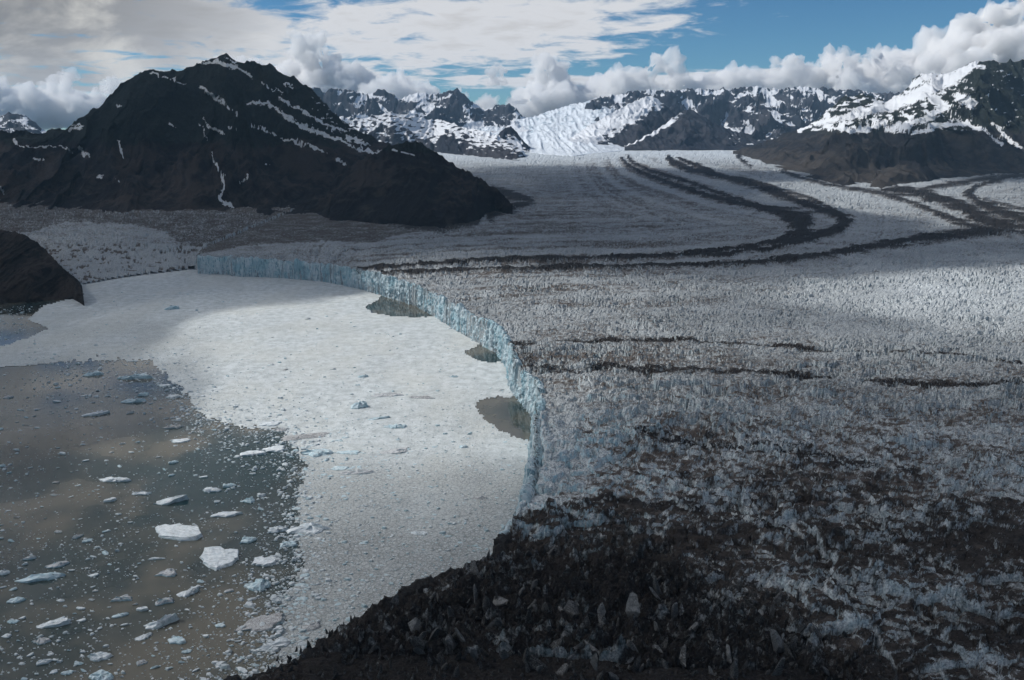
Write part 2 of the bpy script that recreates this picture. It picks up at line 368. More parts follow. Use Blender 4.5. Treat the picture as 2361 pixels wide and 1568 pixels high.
# dark medial moraines, traced on the glacier surface: pixels, half width, strength
MOR = [
 ([(815, 622), (900, 615), (1000, 608), (1150, 600), (1300, 596), (1450, 594), (1560, 590), (1640, 582), (1720, 572), (1790, 560), (1850, 540), (1850, 515), (1800, 490), (1740, 478)], [3, 4, 4, 4, 4, 5, 5, 5, 6, 8, 22, 26, 12, 5], 0.85),
 ([(1740, 478), (1640, 455), (1550, 425), (1480, 400), (1445, 380), (1432, 365)], [5, 6, 6, 5, 4, 3], 0.8),
 ([(1760, 478), (1660, 447), (1580, 418), (1500, 395), (1455, 375), (1448, 360)], [4, 5, 4, 4, 4, 3], 0.75),
 ([(1870, 545), (1930, 530), (1950, 512), (1925, 495), (1880, 480), (1800, 450), (1740, 425), (1650, 405), (1590, 390), (1550, 375), (1540, 362)], [6, 10, 14, 9, 7, 9, 9, 6, 8, 8, 5], 0.85),
 ([(1940, 530), (1860, 555), (1760, 578), (1640, 590)], [9, 7, 5, 3], 0.8),
 ([(1640, 395), (1600, 380), (1565, 365)], [6, 5, 3], 0.8),
 ([(1950, 500), (1870, 460), (1790, 435), (1730, 415)], [6, 7, 6, 4], 0.55),
 ([(880, 632), (1000, 628), (1150, 622), (1300, 617), (1450, 613), (1600, 610), (1700, 608), (1800, 600), (1900, 588), (2000, 572), (2100, 556), (2200, 542), (2300, 530), (2400, 520)], [4, 4, 5, 6, 6, 6, 7, 8, 9, 10, 11, 12, 11, 10], 0.72),
 ([(2330, 525), (2260, 505), (2220, 480), (2150, 455), (2090, 440), (2040, 440)], [17, 18, 15, 12, 10, 7], 0.78),
 ([(2400, 515), (2340, 500), (2270, 475), (2230, 450), (2250, 430), (2320, 410), (2400, 400)], [12, 12, 12, 9, 6, 5, 5], 0.7),
 ([(2300, 530), (2230, 520), (2180, 500), (2110, 470), (2050, 452), (1990, 440)], [6, 8, 9, 7, 6, 5], 0.6),
 ([(2400, 540), (2330, 536), (2200, 552), (2050, 575)], [6, 6, 5, 4], 0.5),
 ([(2120, 440), (2200, 425), (2300, 408), (2400, 402)], [8, 8, 7, 6], 0.55),
 ([(2400, 490), (2330, 478), (2270, 462)], [5, 6, 6], 0.5),
 ([(1720, 350), (1700, 362), (1730, 385)], [4, 5, 4], 0.6), ([(1800, 395), (1860, 415), (1940, 432), (2030, 445)], [5, 5, 5, 6], 0.55),
 ([(1175, 792), (1260, 790), (1350, 785), (1450, 783), (1550, 783), (1640, 788), (1750, 795), (1850, 802), (1950, 808), (2050, 808), (2150, 818), (2250, 825), (2400, 835)], [6, 6, 6, 5, 5, 5, 5, 5, 5, 6, 5, 4, 4], 0.62),
 ([(1200, 800), (1230, 850), (1330, 858), (1400, 845), (1500, 852), (1600, 857), (1700, 855), (1850, 860), (1950, 868), (2050, 880), (2180, 888), (2250, 892), (2400, 905)], [9, 12, 10, 8, 8, 8, 8, 7, 7, 9, 8, 9, 9], 0.62),
 ([(1480, 1010), (1560, 1020), (1700, 1030), (1850, 1045), (1950, 1058), (2050, 1075), (2120, 1085)], [10, 11, 10, 14, 16, 16, 10], 0.6),
 ([(1640, 1010), (1800, 1000), (1950, 1010), (2100, 1030), (2250, 1050), (2400, 1050)], [7, 8, 8, 8, 8, 8], 0.3),
 ([(1250, 1170), (1330, 1165), (1420, 1150), (1560, 1165), (1700, 1195), (1800, 1225), (1850, 1250)], [14, 14, 12, 12, 16, 20, 14], 0.5),
 ([(1140, 440), (1190, 455), (1225, 465), (1180, 478), (1130, 495)], [12, 12, 8, 10, 12], 0.7),
 ([(900, 516), (960, 526), (1040, 527), (1100, 515)], [8, 9, 9, 9], 0.6),
]
MANTLE = [(200, 1900), (300, 1700), (540, 1560), (700, 1490), (870, 1378), (1040, 1300), (1140, 1262), (1240, 1240), (1420, 1250), (1560, 1268), (1700, 1320), (1830, 1410), (1990, 1510), (2150, 1610), (2400, 1900)]
def mantle(X, Y, px, py):
    jx = px + 70 * fbm(X / 70, Y / 70, 4, 55); jy = py + 45 * fbm(X / 60, Y / 60, 4, 56)
    left = px < 1180
    jx = np.where(left, px, jx); jy = np.where(left, py, jy)
    d, _ = pldist(jx, jy, MANTLE); i = inside(jx, jy, MANTLE)
    d = np.where(i, d, -d); return np.where(left & (d > -40), np.maximum(d, 30), d)
def glacier_masks(X, Y, px, py):
    deb = np.zeros(px.shape, np.float32)
    jx = px + 10 * fbm(X / 60, Y / 60, 3, 5); jy = py + np.clip((py - 350) / 60, 0.5, 9) * fbm(X / 45, Y / 45, 3, 6)
    wn = fbm(X / 150, Y / 110, 4, 57); fine_d = []
    for pts, w, s in MOR:
        d, ww = pldist(jx, jy, pts, np.array(w, float))
        ww = np.maximum(ww, 0.5) * np.clip(1 + 0.9 * wn, 0.35, 1.8)
        deb = np.maximum(deb, 0.92 * s * (1.0 + 0.5 * wn) * (1 - sstep(0.15, 1.8, d / ww)))
        if len(fine_d) < 4 and pts[0][1] < 640: fine_d.append(d)
    dm = np.minimum.reduce(fine_d); lines = noise2(dm / 5.0, px / 900, 58) * 0.30 * (1 - sstep(60, 190, dm)) * sstep(330, 380, py)
    stripe = deb.copy()
    # broad tint: general dirt, growing towards the viewer's debris-mantled margin, thinned to paint in sunlit patches
    fw = fbm(X / 130, Y / 130, 3, 20); flow = fbm(X / 300 + 0.5 * fw + py / 500, Y / 105 + 0.7 * fw, 5, 17, 0.55)
    base = 0.20 + 0.20 * sstep(760, 1000, py) + (0.22 + 0.06 * sstep(740, 900, py)) * flow + (0.14 + 0.2 * sstep(900, 1050, py)) * fbm(X / 26, Y / 22, 4, 18, 0.65) + 0.12 * sstep(1000, 1200, py)
    base = np.where(py > 1150, base + 0.12, base)
    base -= 0.22 * np.exp(-(((px - 2200) / 330) ** 2 + ((py - 680) / 75) ** 2))  # dirt thinned to paint in the sunlit right-hand ice
    base -= 0.12 * np.exp(-(((px - 2000) / 260) ** 2 + ((py - 440) / 50) ** 2))  # likewise for the sunlit patch on the upper right ice
    base += 0.22 * np.exp(-(((px - 1420) / 330) ** 2 + ((py - 825) / 38) ** 2)) + 0.10 * np.exp(-(((px - 1700) / 600) ** 2 + ((py - 1080) / 90) ** 2))
    base += 0.08 * np.exp(-(((px - 1250) / 200) ** 2 + ((py - 480) / 60) ** 2))
    base -= 0.25 * sstep(395, 345, py)
    sd = mantle(X, Y, px, py)
    m = 0.21 * sstep(-90, 120, sd)
    base = base + lines
    deb = np.maximum(deb, base + m)
    brown = inside(px, py, [(-200, 430), (1000, 470), (1010, 525), (900, 545), (860, 560), (760, 555), (560, 566), (470, 585), (430, 575), (380, 540), (300, 520), (150, 515), (70, 540), (-200, 560)])
    brown2 = np.where(brown, 0.42 + 0.16 * fbm(X / 90, Y / 25, 4, 77), 0)
    deb = np.maximum(deb, brown2)
    tint = np.where(brown, 0.62, 0.30 * sstep(1500, 950, py) + 0.48).astype(np.float32)
    tint = np.where(deb > 0.6, tint * 0.4, tint) * (1 - 0.9 * sstep(0, 80, sd)) * (1 - 0.85 * sstep(0.15, 0.5, stripe))
    blue = 0.34 + 0.6 * np.exp(-((px - 1330) / 170) ** 2) * sstep(820, 960, py)
    deb = deb - 0.26 * np.exp(-((px - 1300) / 110) ** 2 - ((py - 1040) / 140) ** 2)
    bright = 0.78 + 0.2 * fbm(X / 160, Y / 120, 4, 59) + 0.42 * sstep(820, 1080, py) + 0.75 * sstep(400, 348, py) + 0.22 * np.exp(-(((px - 2050) / 200) ** 2 + ((py - 440) / 45) ** 2)) - 0.62 * sstep(-40, 90, sd) + 0.40 * np.exp(-(((px - 2230) / 330) ** 2 + ((py - 680) / 80) ** 2))  # the gaussians paint sunlit patches into the ice colour
    return deb.astype(np.float32), tint, blue.astype(np.float32), bright.astype(np.float32), stripe
def serac_h(X, Y, px, py):
    wx = X + 9 * fbm(X / 38, Y / 38, 3, 1); wy = Y + 9 * fbm(X / 38 + 50, Y / 38, 3, 2)
    F1, F2, idv = worley(wx / 19, wy / 15, 11)
    block = (idv - 0.5) * 7 - 5 * (1 - sstep(0.0, 0.13, F2 - F1))
    G1, G2, gid = worley(wx / 7.5 + 31, wy / 6.5, 12)
    spike = (0.55 - G1) * 3.4 * (0.1 + gid) * np.clip(0.6 + 1.6 * fbm(X / 110, Y / 80, 3, 16), 0.1, 1.4)
    H1, _, hid = worley(wx / 3.1, wy / 3.1 + 9, 14)
    tiny = (0.5 - H1) * 1.2 * (0.4 + 1.2 * hid) + 1.6 * fbm(X / 6, Y / 6, 3, 19)
    K1, K2, kid = worley(X / 55 + fbm(X / 80, Y / 80, 2, 8), Y / 42, 15)
    large = (kid - 0.5) * 15 - 5 * (1 - sstep(0, 0.10, K2 - K1))
    sw = 9 * fbm(X / 190, Y / 150, 3, 21)
    near = 1 - sstep(1300, 2600, Y); far = sstep(2200, 5000, Y)
    mid = sstep(1000, 1700, Y)
    q = 2.6 * fbm(X / 95, Y / 75, 3, 34) + 1.1 * fbm(X / 30, Y / 30, 2, 35); fl = np.floor(q)
    terr = (6.5 + 5 * np.exp(-((px - 1330) / 220) ** 2)) * (fl + sstep(0.0, 0.30, q - fl)) * (1 - sstep(1150, 1700, Y))
    h = terr + sw + block * (0.9 - 0.25 * mid - 0.4 * far) + spike * (1 - 0.25 * mid - 0.5 * far) + tiny * near + large * (0.9 - 0.45 * mid - 0.3 * far)
    # open crevasse swarms across the flow on the upper glacier
    cr = ridged(X / 260 + fbm(X / 400, Y / 400, 2, 40), Y / 34, 3, 41)
    h = h - far * (cr - 0.4) * 7
    lc = ridged(X / 150 + 0.9 * fbm(X / 90, Y / 90, 3, 43), Y / 24 + 0.8 * fbm(X / 70, Y / 70, 3, 44), 3, 45)
    h = h - 6.5 * sstep(0.5, 0.78, lc) * sstep(900, 1200, Y)
    fg = sstep(-30, 60, mantle(X, Y, px, py))
    Q1, Q2, qid = worley(wx / 9 + 0.4 * fbm(X / 5, Y / 5, 2, 30), wy / 7, 31)
    Q3, Q4, q3 = worley(wx / 20 + 7, wy / 14, 36)
    sh = np.clip(0.62 - Q1, 0, 1) ** 1.3 * 11 * (0.2 + qid) + np.clip(0.66 - Q3, 0, 1) ** 1.3 * 26 * (q3 ** 1.5) + 9 * (ridged(wx / 30 + wy / 40, wy / 16, 4, 37) - 0.35) + 2.4 * fbm(X / 4, Y / 4, 3, 32)
    h = h + fg * (sw * 1.2 + 0.5 * large + sh - h)
    smooth_bank = inside(px, py, [(400, 1700), (560, 1545), (700, 1490), (900, 1500), (1150, 1500), (1500, 1530), (1900, 1545), (1900, 1900), (300, 1900)])
    h = np.where(smooth_bank, sw * 1.2 + 5 * fbm(X / 22, Y / 14, 5, 33, 0.6) - 3, h)
    quiet = inside(px, py, [(0, 430), (1010, 470), (1010, 530), (860, 565), (470, 590), (380, 540), (150, 515), (0, 560)])
    vary = np.clip(0.85 + 1.1 * fbm(X / 210, Y / 150, 3, 42), 0.4, 1.35)
    h = h * (vary + (1 - vary) * fg)
    return h * np.where(quiet, 0.45, 1.0)

def build_glacier():
    v = np.arange(1660, 338, -1.95)
    Yr = at_gl(np.full(v.shape, 1180.5), v)[1]
    a = np.concatenate([np.arange(-0.80, 0.90, 0.00148)])
    nr, nc = len(Yr), len(a)
    Y = np.repeat(Yr[:, None], nc, 1).ravel(); X = (Yr[:, None] * a[None, :]).ravel()
    # stagger vertices so that no rows read as lines
    k = np.arange(len(X)); Y = Y * (1 + (rnd(k, k * 0, 3) - 0.5) * 0.0012); X = X + Y * 0.0009 * (rnd(k, k * 0, 4) - 0.5)
    zb = zs_of(Y)
    px, py = project(X, Y, zb)
    d, w = pldist(X, Y, FP, FW); ins = inside(X, Y, GPOLY)
    d = np.where(ins, d, -d)
    keep = (d > -6) & (px > -120) & (px < 2490) & (py < 1720)
    # not beneath the rock
    lm = np.interp(px, [-100, 60, 300, 560, 800, 960, 1030, 1080, 1130, 1150, 1210, 1300], [455, 460, 470, 470, 485, 345, 345, 345, 345, 345, 330, 330])
    rm = np.interp(px, [1700, 1745, 1850, 1960, 2020, 2080, 2361, 2500], [325, 345, 385, 415, 420, 402, 378, 375])
    keep &= (py > lm) & ((px < 1700) | (py > rm))
    face = grid_quads(nr, nc); face = face[keep[face].all(1)]
    used = np.zeros(len(X), bool); used[face.ravel()] = True; idx = np.cumsum(used) - 1; face = idx[face]
    X, Y, zb, px, py, d, w = (q[used] for q in (X, Y, zb, px, py, d, w))
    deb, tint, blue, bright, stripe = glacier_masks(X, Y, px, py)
    h = serac_h(X, Y, px, py) + 8 * sstep(0.2, 0.6, stripe) * sstep(1700, 2600, Y)
    prof = np.clip(d / w, 0, 1); lobe = w > 100
    prof = np.where(lobe, np.clip(d / w, 0, 1) ** 0.8, sstep(-0.1, 1.0, d / w))
    rl = ridged(X / 95 + 0.8 * fbm(X / 60, Y / 60, 3, 51), Y / 30 + X / 160 + 0.6 * fbm(X / 40, Y / 40, 3, 52), 4, 153)
    hl = -12 * (rl - 0.4) + 9 * (ridged(X / 90 + 0.5 * fbm(X / 60, Y / 60, 3, 51), Y / 34 + 0.4 * fbm(X / 40, Y / 40, 3, 52), 4, 53) - 0.3) + 0.35 * h
    h = np.where(lobe, hl * (0.6 + 0.4 * prof), h)
    z = zb * prof + h * np.where(lobe, np.clip(d / 25, 0.15, 1), np.clip(prof * 1.2, 0.8, 1)) + np.where(lobe, 3 + 4 * np.clip(d / 25, 0, 1), 0)
    z = np.where(d < 0, np.where(lobe, -3.0, -6.0), z)
    deb = np.where(lobe & (prof < 0.9), 0.02 + 0.14 * prof + 0.62 * sstep(0.42, 0.7, rl) + 0.2 * fbm(X / 80, Y / 60, 3, 155), deb)  # debris mask also darkens the crevasse lines, painting in their shade
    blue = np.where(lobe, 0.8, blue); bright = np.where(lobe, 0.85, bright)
    apron = (px > 1190) & (px < 1330) & (py > 960) & (py < 1200) & (d < 45); deb = np.where(apron, -0.1 + 0.5 * fbm(X / 25, Y / 25, 3, 54), deb); blue = np.where(apron, 0.9, blue)
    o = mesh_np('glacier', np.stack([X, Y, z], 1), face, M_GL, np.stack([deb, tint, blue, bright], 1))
    return tag(o, 'crevassed grey glacier with dark curving moraine stripes', kind='structure')
glacier = build_glacier()

def build_cliff():
    # resample the calving front, seen part and the part behind the near crest alike
    i0 = 9; P = FP[i0:]; W = FW[i0:]
    seg = np.hypot(*(P[1:] - P[:-1]).T); s = np.concatenate([[0], np.cumsum(seg)])
    st = np.arange(0, s[-1], 2.2)
    x = np.interp(st, s, P[:, 0]); y = np.interp(st, s, P[:, 1]); w = np.interp(st, s, W)
    ker = np.ones(9) / 9
    xs = np.convolve(np.pad(x, 4, 'edge'), ker, 'valid'); ys = np.convolve(np.pad(y, 4, 'edge'), ker, 'valid')
    tx = np.gradient(xs); ty = np.gradient(ys); l = np.hypot(tx, ty); nx, ny = ty / l, -tx / l        # candidate outward normal
    test = inside(xs + nx * 8, ys + ny * 8, GPOLY)
    sg = np.where(np.mean(test) > 0.5, -1, 1); nx *= sg; ny *= sg
    nv = 30; tz = np.linspace(0, 1, nv)
    S, T = np.meshgrid(st, tz)
    bay = 9 * fbm(S / 120, S * 0 + 3, 3, 61)
    flute = ridged(S / 15 + 0.25 * fbm(S / 30, T * 2, 2, 60), T * 0.5 + 4, 5, 62, 0.6) * 7.5 - 3 + 4 * fbm(S / 45, T * 0.8, 3, 68)
    fine = fbm(S / 6, T * 7, 3, 63) * 3.0 + (worley(S / 9, T * 5, 64)[0] - 0.5) * 4
    off = bay * 0.35 + flute + fine - 2.5 * T * T * 2
    top = zs_of(np.interp(st, s, P[:, 1])) + 3 + 9 * fbm(st / 130, st * 0 + 7, 2, 69) + 7 * fbm(st / 34, st * 0 + 1, 3, 65) + 5 * (worley(st / 11, st * 0 + 0.5, 66)[2] - 0.5)
    tw = worley(st / 42, st * 0 + 0.5, 70, 1.0)[2]; top = top + 11 * (tw - 0.6); off = off + 6 * (worley(S / 42, S * 0 + 0.5, 70, 1.0)[2] - 0.5) * (0.3 + 0.7 * T)
    Z = -2 + (top[None, :] + 2) * T
    X = xs[None, :] + nx[None, :] * (off + 2); Yv = ys[None, :] + ny[None, :] * (off + 2)
    # a rim that runs back into the ice
    rim = []
    for k, (back, dz) in enumerate(((4, 0.5), (10, -3), (16, -14))):
        rim.append((xs - nx * (back - off[-1] * 0.5), ys - ny * (back - off[-1] * 0.5), top + dz + 2.5 * fbm(st / 7, st * 0 + k * 3.3, 2, 67)))
    X = np.vstack([X] + [r[0][None] for r in rim]); Yv = np.vstack([Yv] + [r[1][None] for r in rim]); Z = np.vstack([Z] + [r[2][None] for r in rim])
    TT = np.concatenate([tz, [1.0, 1.0, 1.0]])[:, None] * np.ones((1, len(st)))
    px, py = project(X, Yv, Z)
    deb = 0.0 * px - 0.2
    # debris streaks where the moraines reach the front, dirt along the rim
    for (c, wd) in ((832, 26), (868, 10), (1185, 14), (1235, 14)):
        deb = np.maximum(deb, 0.62 * np.exp(-((px - c) / wd) ** 2) * (0.25 + 0.75 * TT))
    deb = np.maximum(deb, 0.34 * sstep(0.86, 1.0, TT) + 0.1 * sstep(0.95, 1.0, TT))
    deb = np.where(py > 1230, 0.85, deb)
    nr, nc = X.shape
    o = mesh_np('ice_cliff', np.stack([X.ravel(), Yv.ravel(), Z.ravel()], 1), grid_quads(nr, nc), M_CLIFF, np.stack([deb.ravel(), deb.ravel() * 0, deb.ravel() * 0], 1), parent=glacier)
    o['label'] = 'pale blue calving cliff with vertical flutes'
    return o
build_cliff()

# ------------------------------------------------------------------ packed brash ice on the water
MEL = [(-150, 835), (0, 798), (60, 780), (108, 757), (60, 738), (100, 702), (150, 690), (190, 682), (175, 640), (450, 600), (800, 620), (1000, 690), (1180, 790), (1260, 900), (1300, 1000), (1300, 1290),
       (1150, 1330), (900, 1450), (600, 1640), (500, 1640), (585, 1575), (640, 1500), (642, 1440), (655, 1370), (690, 1290), (682, 1200), (692, 1130), (700, 1070), (664, 1022), (650, 992), (560, 988), (470, 965), (420, 905), (345, 838), (250, 832), (130, 838), (0, 850), (-150, 860)]
POOLS = [[(845, 708), (870, 695), (890, 670), (1000, 700), (1010, 727), (960, 731), (905, 728), (860, 720)],
         [(1072, 812), (1100, 800), (1125, 780), (1180, 800), (1160, 833), (1120, 834), (1090, 825)],
         [(1100, 930), (1130, 918), (1180, 917), (1230, 900), (1290, 965), (1270, 1030), (1190, 1008), (1150, 990), (1120, 965), (1102, 945)]]
def mel_inside(X, Y, px, py, rough=1.0):
    j = np.clip((py - 500) / 60, 1, 14) * rough
    jx = px + 2.2 * j * fbm(X / 30, Y / 30, 5, 81, 0.6); jy = py + 1.2 * j * fbm(X / 30 + 99, Y / 30, 5, 82, 0.6)
    m = inside(jx, jy, MEL)
    de, _ = pldist(px, py, MEL[18:-2]); sdv = np.where(inside(px, py, MEL), de, -de)
    fade = 16 * fbm(X / 40, Y / 40, 3, 89) + 26 * fbm(X / 7, Y / 7, 3, 90, 0.7)
    m = np.where(de < 60, sdv + fade * np.clip((py - 600) / 500, 0.7, 1.5) > 0, m)
    qx = px + 1.5 * j * fbm(X / 16, Y / 16, 5, 83, 0.65); qy = py + 1.1 * j * fbm(X / 16, Y / 16, 5, 84, 0.65)
    for p in POOLS: m &= ~inside(qx, qy, p)
    return m
def build_melange():
    v = np.arange(1640, 604, -2.6); Yr = at_z(np.full(v.shape, 1180.5), v, 0)[1]
    a = np.arange(-0.74, 0.09, 0.0016); nr, nc = len(Yr), len(a)
    Y = np.repeat(Yr[:, None], nc, 1).ravel(); X = (Yr[:, None] * a).ravel()
    px, py = project(X, Y, 0 * X)
    keep = mel_inside(X, Y, px, py)
    face = grid_quads(nr, nc); face = face[keep[face].all(1)]
    z = 0.55 + 0.25 * fbm(X / 5, Y / 5, 3, 85) + 0.5 * np.clip(fbm(X / 14, Y / 10, 4, 86), 0, 1)
    gray = sstep(1000, 1120, py) * (0.55 + 0.35 * sstep(1150, 1350, py)) + 0.25 * sstep(560, 420, px) * sstep(700, 760, py) + 0.35 * fbm(X / 120, Y / 160, 4, 87)
    gray = np.maximum(gray, 0.35 * np.exp(-((px - 1150) / 160) ** 2 - ((py - 960) / 60) ** 2) + 0.2 * fbm(X / 60, Y / 60, 3, 88))
    co, face, at = compact(np.stack([X, Y, z], 1), face, np.stack([gray, gray * 0, gray * 0], 1).astype(np.float32))
    o = mesh_np('brash_ice', co, face, M_MEL, at)
    return tag(o, 'white brash ice packed against the calving front', kind='stuff')
build_melange()

# ------------------------------------------------------------------ mountains
def mountain(name, label, sky, base, ridge_Y, mat, zbase=None, base_Y=None, x0=None, x1=None, step=1.9, rows=150, relief=0.06, rscale=900.0, power=1.0,
             snow=None, veg=None, seed=0, jag=2.0, zr=2.1, back=True, plan=0.0, pscale=900.0):
    sky = np.array(sky, float); base = np.array(base, float); rY = np.array(ridge_Y, float)
    x0 = sky[0, 0] if x0 is None else x0; x1 = sky[-1, 0] if x1 is None else x1
    xc = np.arange(x0, x1 + step, step)
    ys = np.interp(xc, sky[:, 0], sky[:, 1]); yb = np.interp(xc, base[:, 0], base[:, 1]); Yt = np.interp(xc, rY[:, 0], rY[:, 1])
    ys = ys + jag * fbm(xc / 14, xc * 0 + seed, 4, seed + 1, 0.6) * 1.6
    yb = np.maximum(yb, ys + 2)
    if base_Y is not None: Yb = np.interp(xc, np.array(base_Y)[:, 0], np.array(base_Y)[:, 1])
    else: Yb = at_gl(xc, yb)[1] if zbase is None else at_z(xc, yb, zbase)[1]
    Yb = np.minimum(Yb, Yt * 0.985)
    t = np.linspace(0, 1, rows)[:, None]
    PY = yb + (ys - yb) * t; PX = np.repeat(xc[None], rows, 0)
    D = Yb + (Yt - Yb) * t ** power
    a, c = ray(PX, PY); Xw = a * D; Zw = CAM_Z + c * D
    wr = fbm(Xw / rscale * 0.7, Zw / rscale * 0.7, 3, seed + 2) * 0.6
    shear = Zw / rscale * 1.3 * np.sin(Xw / (rscale * 1.7) + seed) if zr < 2 else 0
    rel = ridged(Xw / rscale + wr + seed + shear, Zw / (rscale * zr) + wr * 0.6, 6, seed + 3, 0.55)
    rel2 = ridged(Xw / rscale * 3.1 + Zw / rscale * 1.6, Zw / rscale * 1.1, 4, seed + 4)
    amp = relief * (Yt - 0) * np.sin(np.pi * np.clip(t * 0.9 + 0.1, 0, 1)) ** 0.7
    D = D - amp * (rel - 0.45) - 0.14 * amp * (rel2 - 0.4)
    # keep the way up monotone enough to stay one sheet
    Xw = a * D; Yw = D; Zw = CAM_Z + c * D
    if plan:
        pw = 0.5 * fbm(Xw / pscale, Yw / pscale, 3, seed + 21)
        pr = ridged(Xw / pscale + pw + seed * 1.7, Yw / pscale - pw, 6, seed + 22, 0.52)
        Zw = Zw + plan * (pr - 0.42) * np.sin(np.pi * np.clip(t, 0, 1)) ** 0.8 * np.clip((Zw[-1:] - Zw[:1]) / 900.0, 0.15, 1.2)
        rel = 0.5 * rel + 0.5 * pr
    crag = ridged(Xw / (rscale * 0.17) + wr * 3, Zw / (rscale * 0.22), 4, seed + 31, 0.6) - 0.4
    Zw = Zw + crag * rscale * 0.055 * np.clip(t * 6, 0, 1)
    nb = 0
    if back:
        nb = 14; bx, by, bz = [], [], []
        for k in range(1, nb + 1):
            q = k / nb; dd = D[-1] * (1 + 0.22 * q)
            bx.append(a[-1] * dd); by.append(dd); bz.append(Zw[-1] - (Zw[-1] + 20) * q ** 0.9 + 20 * fbm(Xw[-1] / 300, dd / 300, 3, seed + 9) * min(1, 3 * q * (1 - q)))
        Xa = np.vstack([Xw, np.array(bx)]); Ya = np.vstack([Yw, np.array(by)]); Za = np.vstack([Zw, np.array(bz)])
    else: Xa, Ya, Za = Xw, Yw, Zw
    # a skirt that runs down below the ice
    Xa = np.vstack([Xa[:1] * 0.995, Xa]); Ya = np.vstack([Ya[:1] * 0.995, Ya]); Za = np.vstack([Za[:1] - 60, Za])
    nr, nc = Xa.shape
    P = np.stack([Xa, Ya, Za], -1)
    du = np.gradient(P, axis=1); dv = np.gradient(P, axis=0); nn = np.cross(du, dv); nn /= np.linalg.norm(nn, axis=-1, keepdims=True) + 1e-9
    nn *= np.sign(nn[..., 2:3] + 1e-9)
    PXf, PYf = project(Xa, Ya, Za)
    T = np.concatenate([[0], np.linspace(0, 1, rows), np.ones(nb)])[:, None] * np.ones((1, nc))
    global REL
    REL = np.vstack([rel[:1], rel, np.repeat(rel[-1:], nb, 0)])
    S = snow(PXf, PYf, T, nn, Xa, Za) if snow else np.zeros(Xa.shape)
    V = veg(PXf, PYf, T, nn, Xa, Za) if veg else np.zeros(Xa.shape)
    tone = 0.5 + 0.8 * fbm(Xa / (rscale * 0.8), Za / (rscale * 0.5), 4, seed + 12)
    o = mesh_np(name, P.reshape(-1, 3), grid_quads(nr, nc), mat, np.stack([S.ravel(), V.ravel(), tone.ravel()], 1).astype(np.float32), smooth=True)
    return tag(o, label, kind='structure')

M_RK_L = mat_rock('dark_slope_rock', (0.014, 0.013, 0.016), (0.052, 0.041, 0.037), veg=(0.010, 0.014, 0.013), scale=1.0, bumpd=45)
M_RK_R = mat_rock('right_slope_rock', (0.018, 0.018, 0.021), (0.048, 0.043, 0.040), veg=(0.014, 0.017, 0.014), scale=0.8)
M_RK_F = mat_rock('far_peak_rock', (0.020, 0.022, 0.030), (0.048, 0.048, 0.055), scale=0.45, bumpd=14, sn_n=0.4)
M_RK_N = mat_rock('near_shore_rock', (0.012, 0.011, 0.011), (0.035, 0.028, 0.025), scale=3.0)

SNOW_L = [  # snow patches of the big dark mountain: pixels and half widths
 ([(455, 148), (500, 142), (545, 155), (580, 178)], [2.5, 4, 5, 5]), ([(520, 132), (545, 145)], [3, 3]), ([(350, 168), (395, 182), (430, 192)], [3, 3, 2]),
 ([(460, 200), (475, 208), (500, 228), (530, 248), (550, 268)], [6, 5, 5, 6, 2]), ([(570, 238), (600, 235), (630, 245), (660, 270), (700, 292), (740, 308), (790, 325), (830, 345)], [3, 5, 5, 7, 7, 7, 5, 3]),
 ([(580, 288), (610, 300), (640, 312)], [6, 6, 3]), ([(650, 320), (690, 328), (720, 340), (755, 352)], [3, 5, 5, 2]), ([(640, 225), (690, 250), (720, 265)], [3, 3, 2]), ([(700, 258), (760, 290), (800, 305)], [3, 4, 3]),
 ([(470, 270), (485, 295), (515, 308)], [2, 3, 5]), ([(460, 282), (470, 305), (478, 325)], [1.5, 3, 1.5]), ([(487, 350), (500, 380), (515, 410), (517, 440), (505, 455)], [2.5, 3, 3.5, 3.5, 5]),
 ([(510, 455), (520, 472), (540, 478)], [6, 6, 5]), ([(570, 405), (555, 422)], [4, 3]), ([(182, 342), (192, 355), (205, 360)], [5, 6, 3]), ([(272, 325), (280, 345), (284, 365)], [2, 4, 3]),
 ([(160, 302), (190, 293)], [4, 4]), ([(165, 292), (185, 285)], [3, 3]), ([(35, 325), (55, 340)], [4, 3]), ([(60, 338), (140, 338)], [2, 2]), ([(225, 405), (235, 412)], [3, 4]), ([(265, 410), (272, 415)], [3, 3]),
 ([(140, 335), (165, 350)], [3, 3]), ([(775, 368), (795, 378)], [4, 4]), ([(610, 380), (625, 384)], [3, 3]), ([(530, 295), (555, 300)], [4, 2]), ([(80, 366), (105, 368)], [2.5, 2.5]), ([(0, 432), (10, 446)], [4, 3]),
 ([(600, 190), (650, 215)], [2, 2]), ([(655, 190), (680, 205)], [3, 2]), ([(830, 340), (860, 352), (880, 350)], [4, 4, 3]), ([(800, 318), (850, 333)], [4, 4]), ([(270, 245), (278, 243)], [3, 3]), ([(390, 285), (402, 292)], [4, 3])]
def snow_left(px, py, T, nn, X, Z):
    s = np.full(px.shape, -0.6); jx = px + 13 * fbm(px / 18, py / 18, 4, 91, 0.65); jy = py + 13 * fbm(px / 18, py / 18 + 40, 4, 92, 0.65)
    for pts, w in SNOW_L:
        d, ww = pldist(jx, jy, pts, np.array(w, float)); s = np.maximum(s, 0.84 - 0.46 * d / ww)
    sp = fbm(px / 11, py / 5, 3, 93); s = np.maximum(s, 0.2 + sp * 1.0 - 0.9 * (1 - sstep(600, 760, px) * sstep(380, 300, py)))
    return s
def veg_left(px, py, T, nn, X, Z):
    return sstep(380, 290, py + 26 * fbm(px / 60, py / 40, 3, 94)) * 0.95
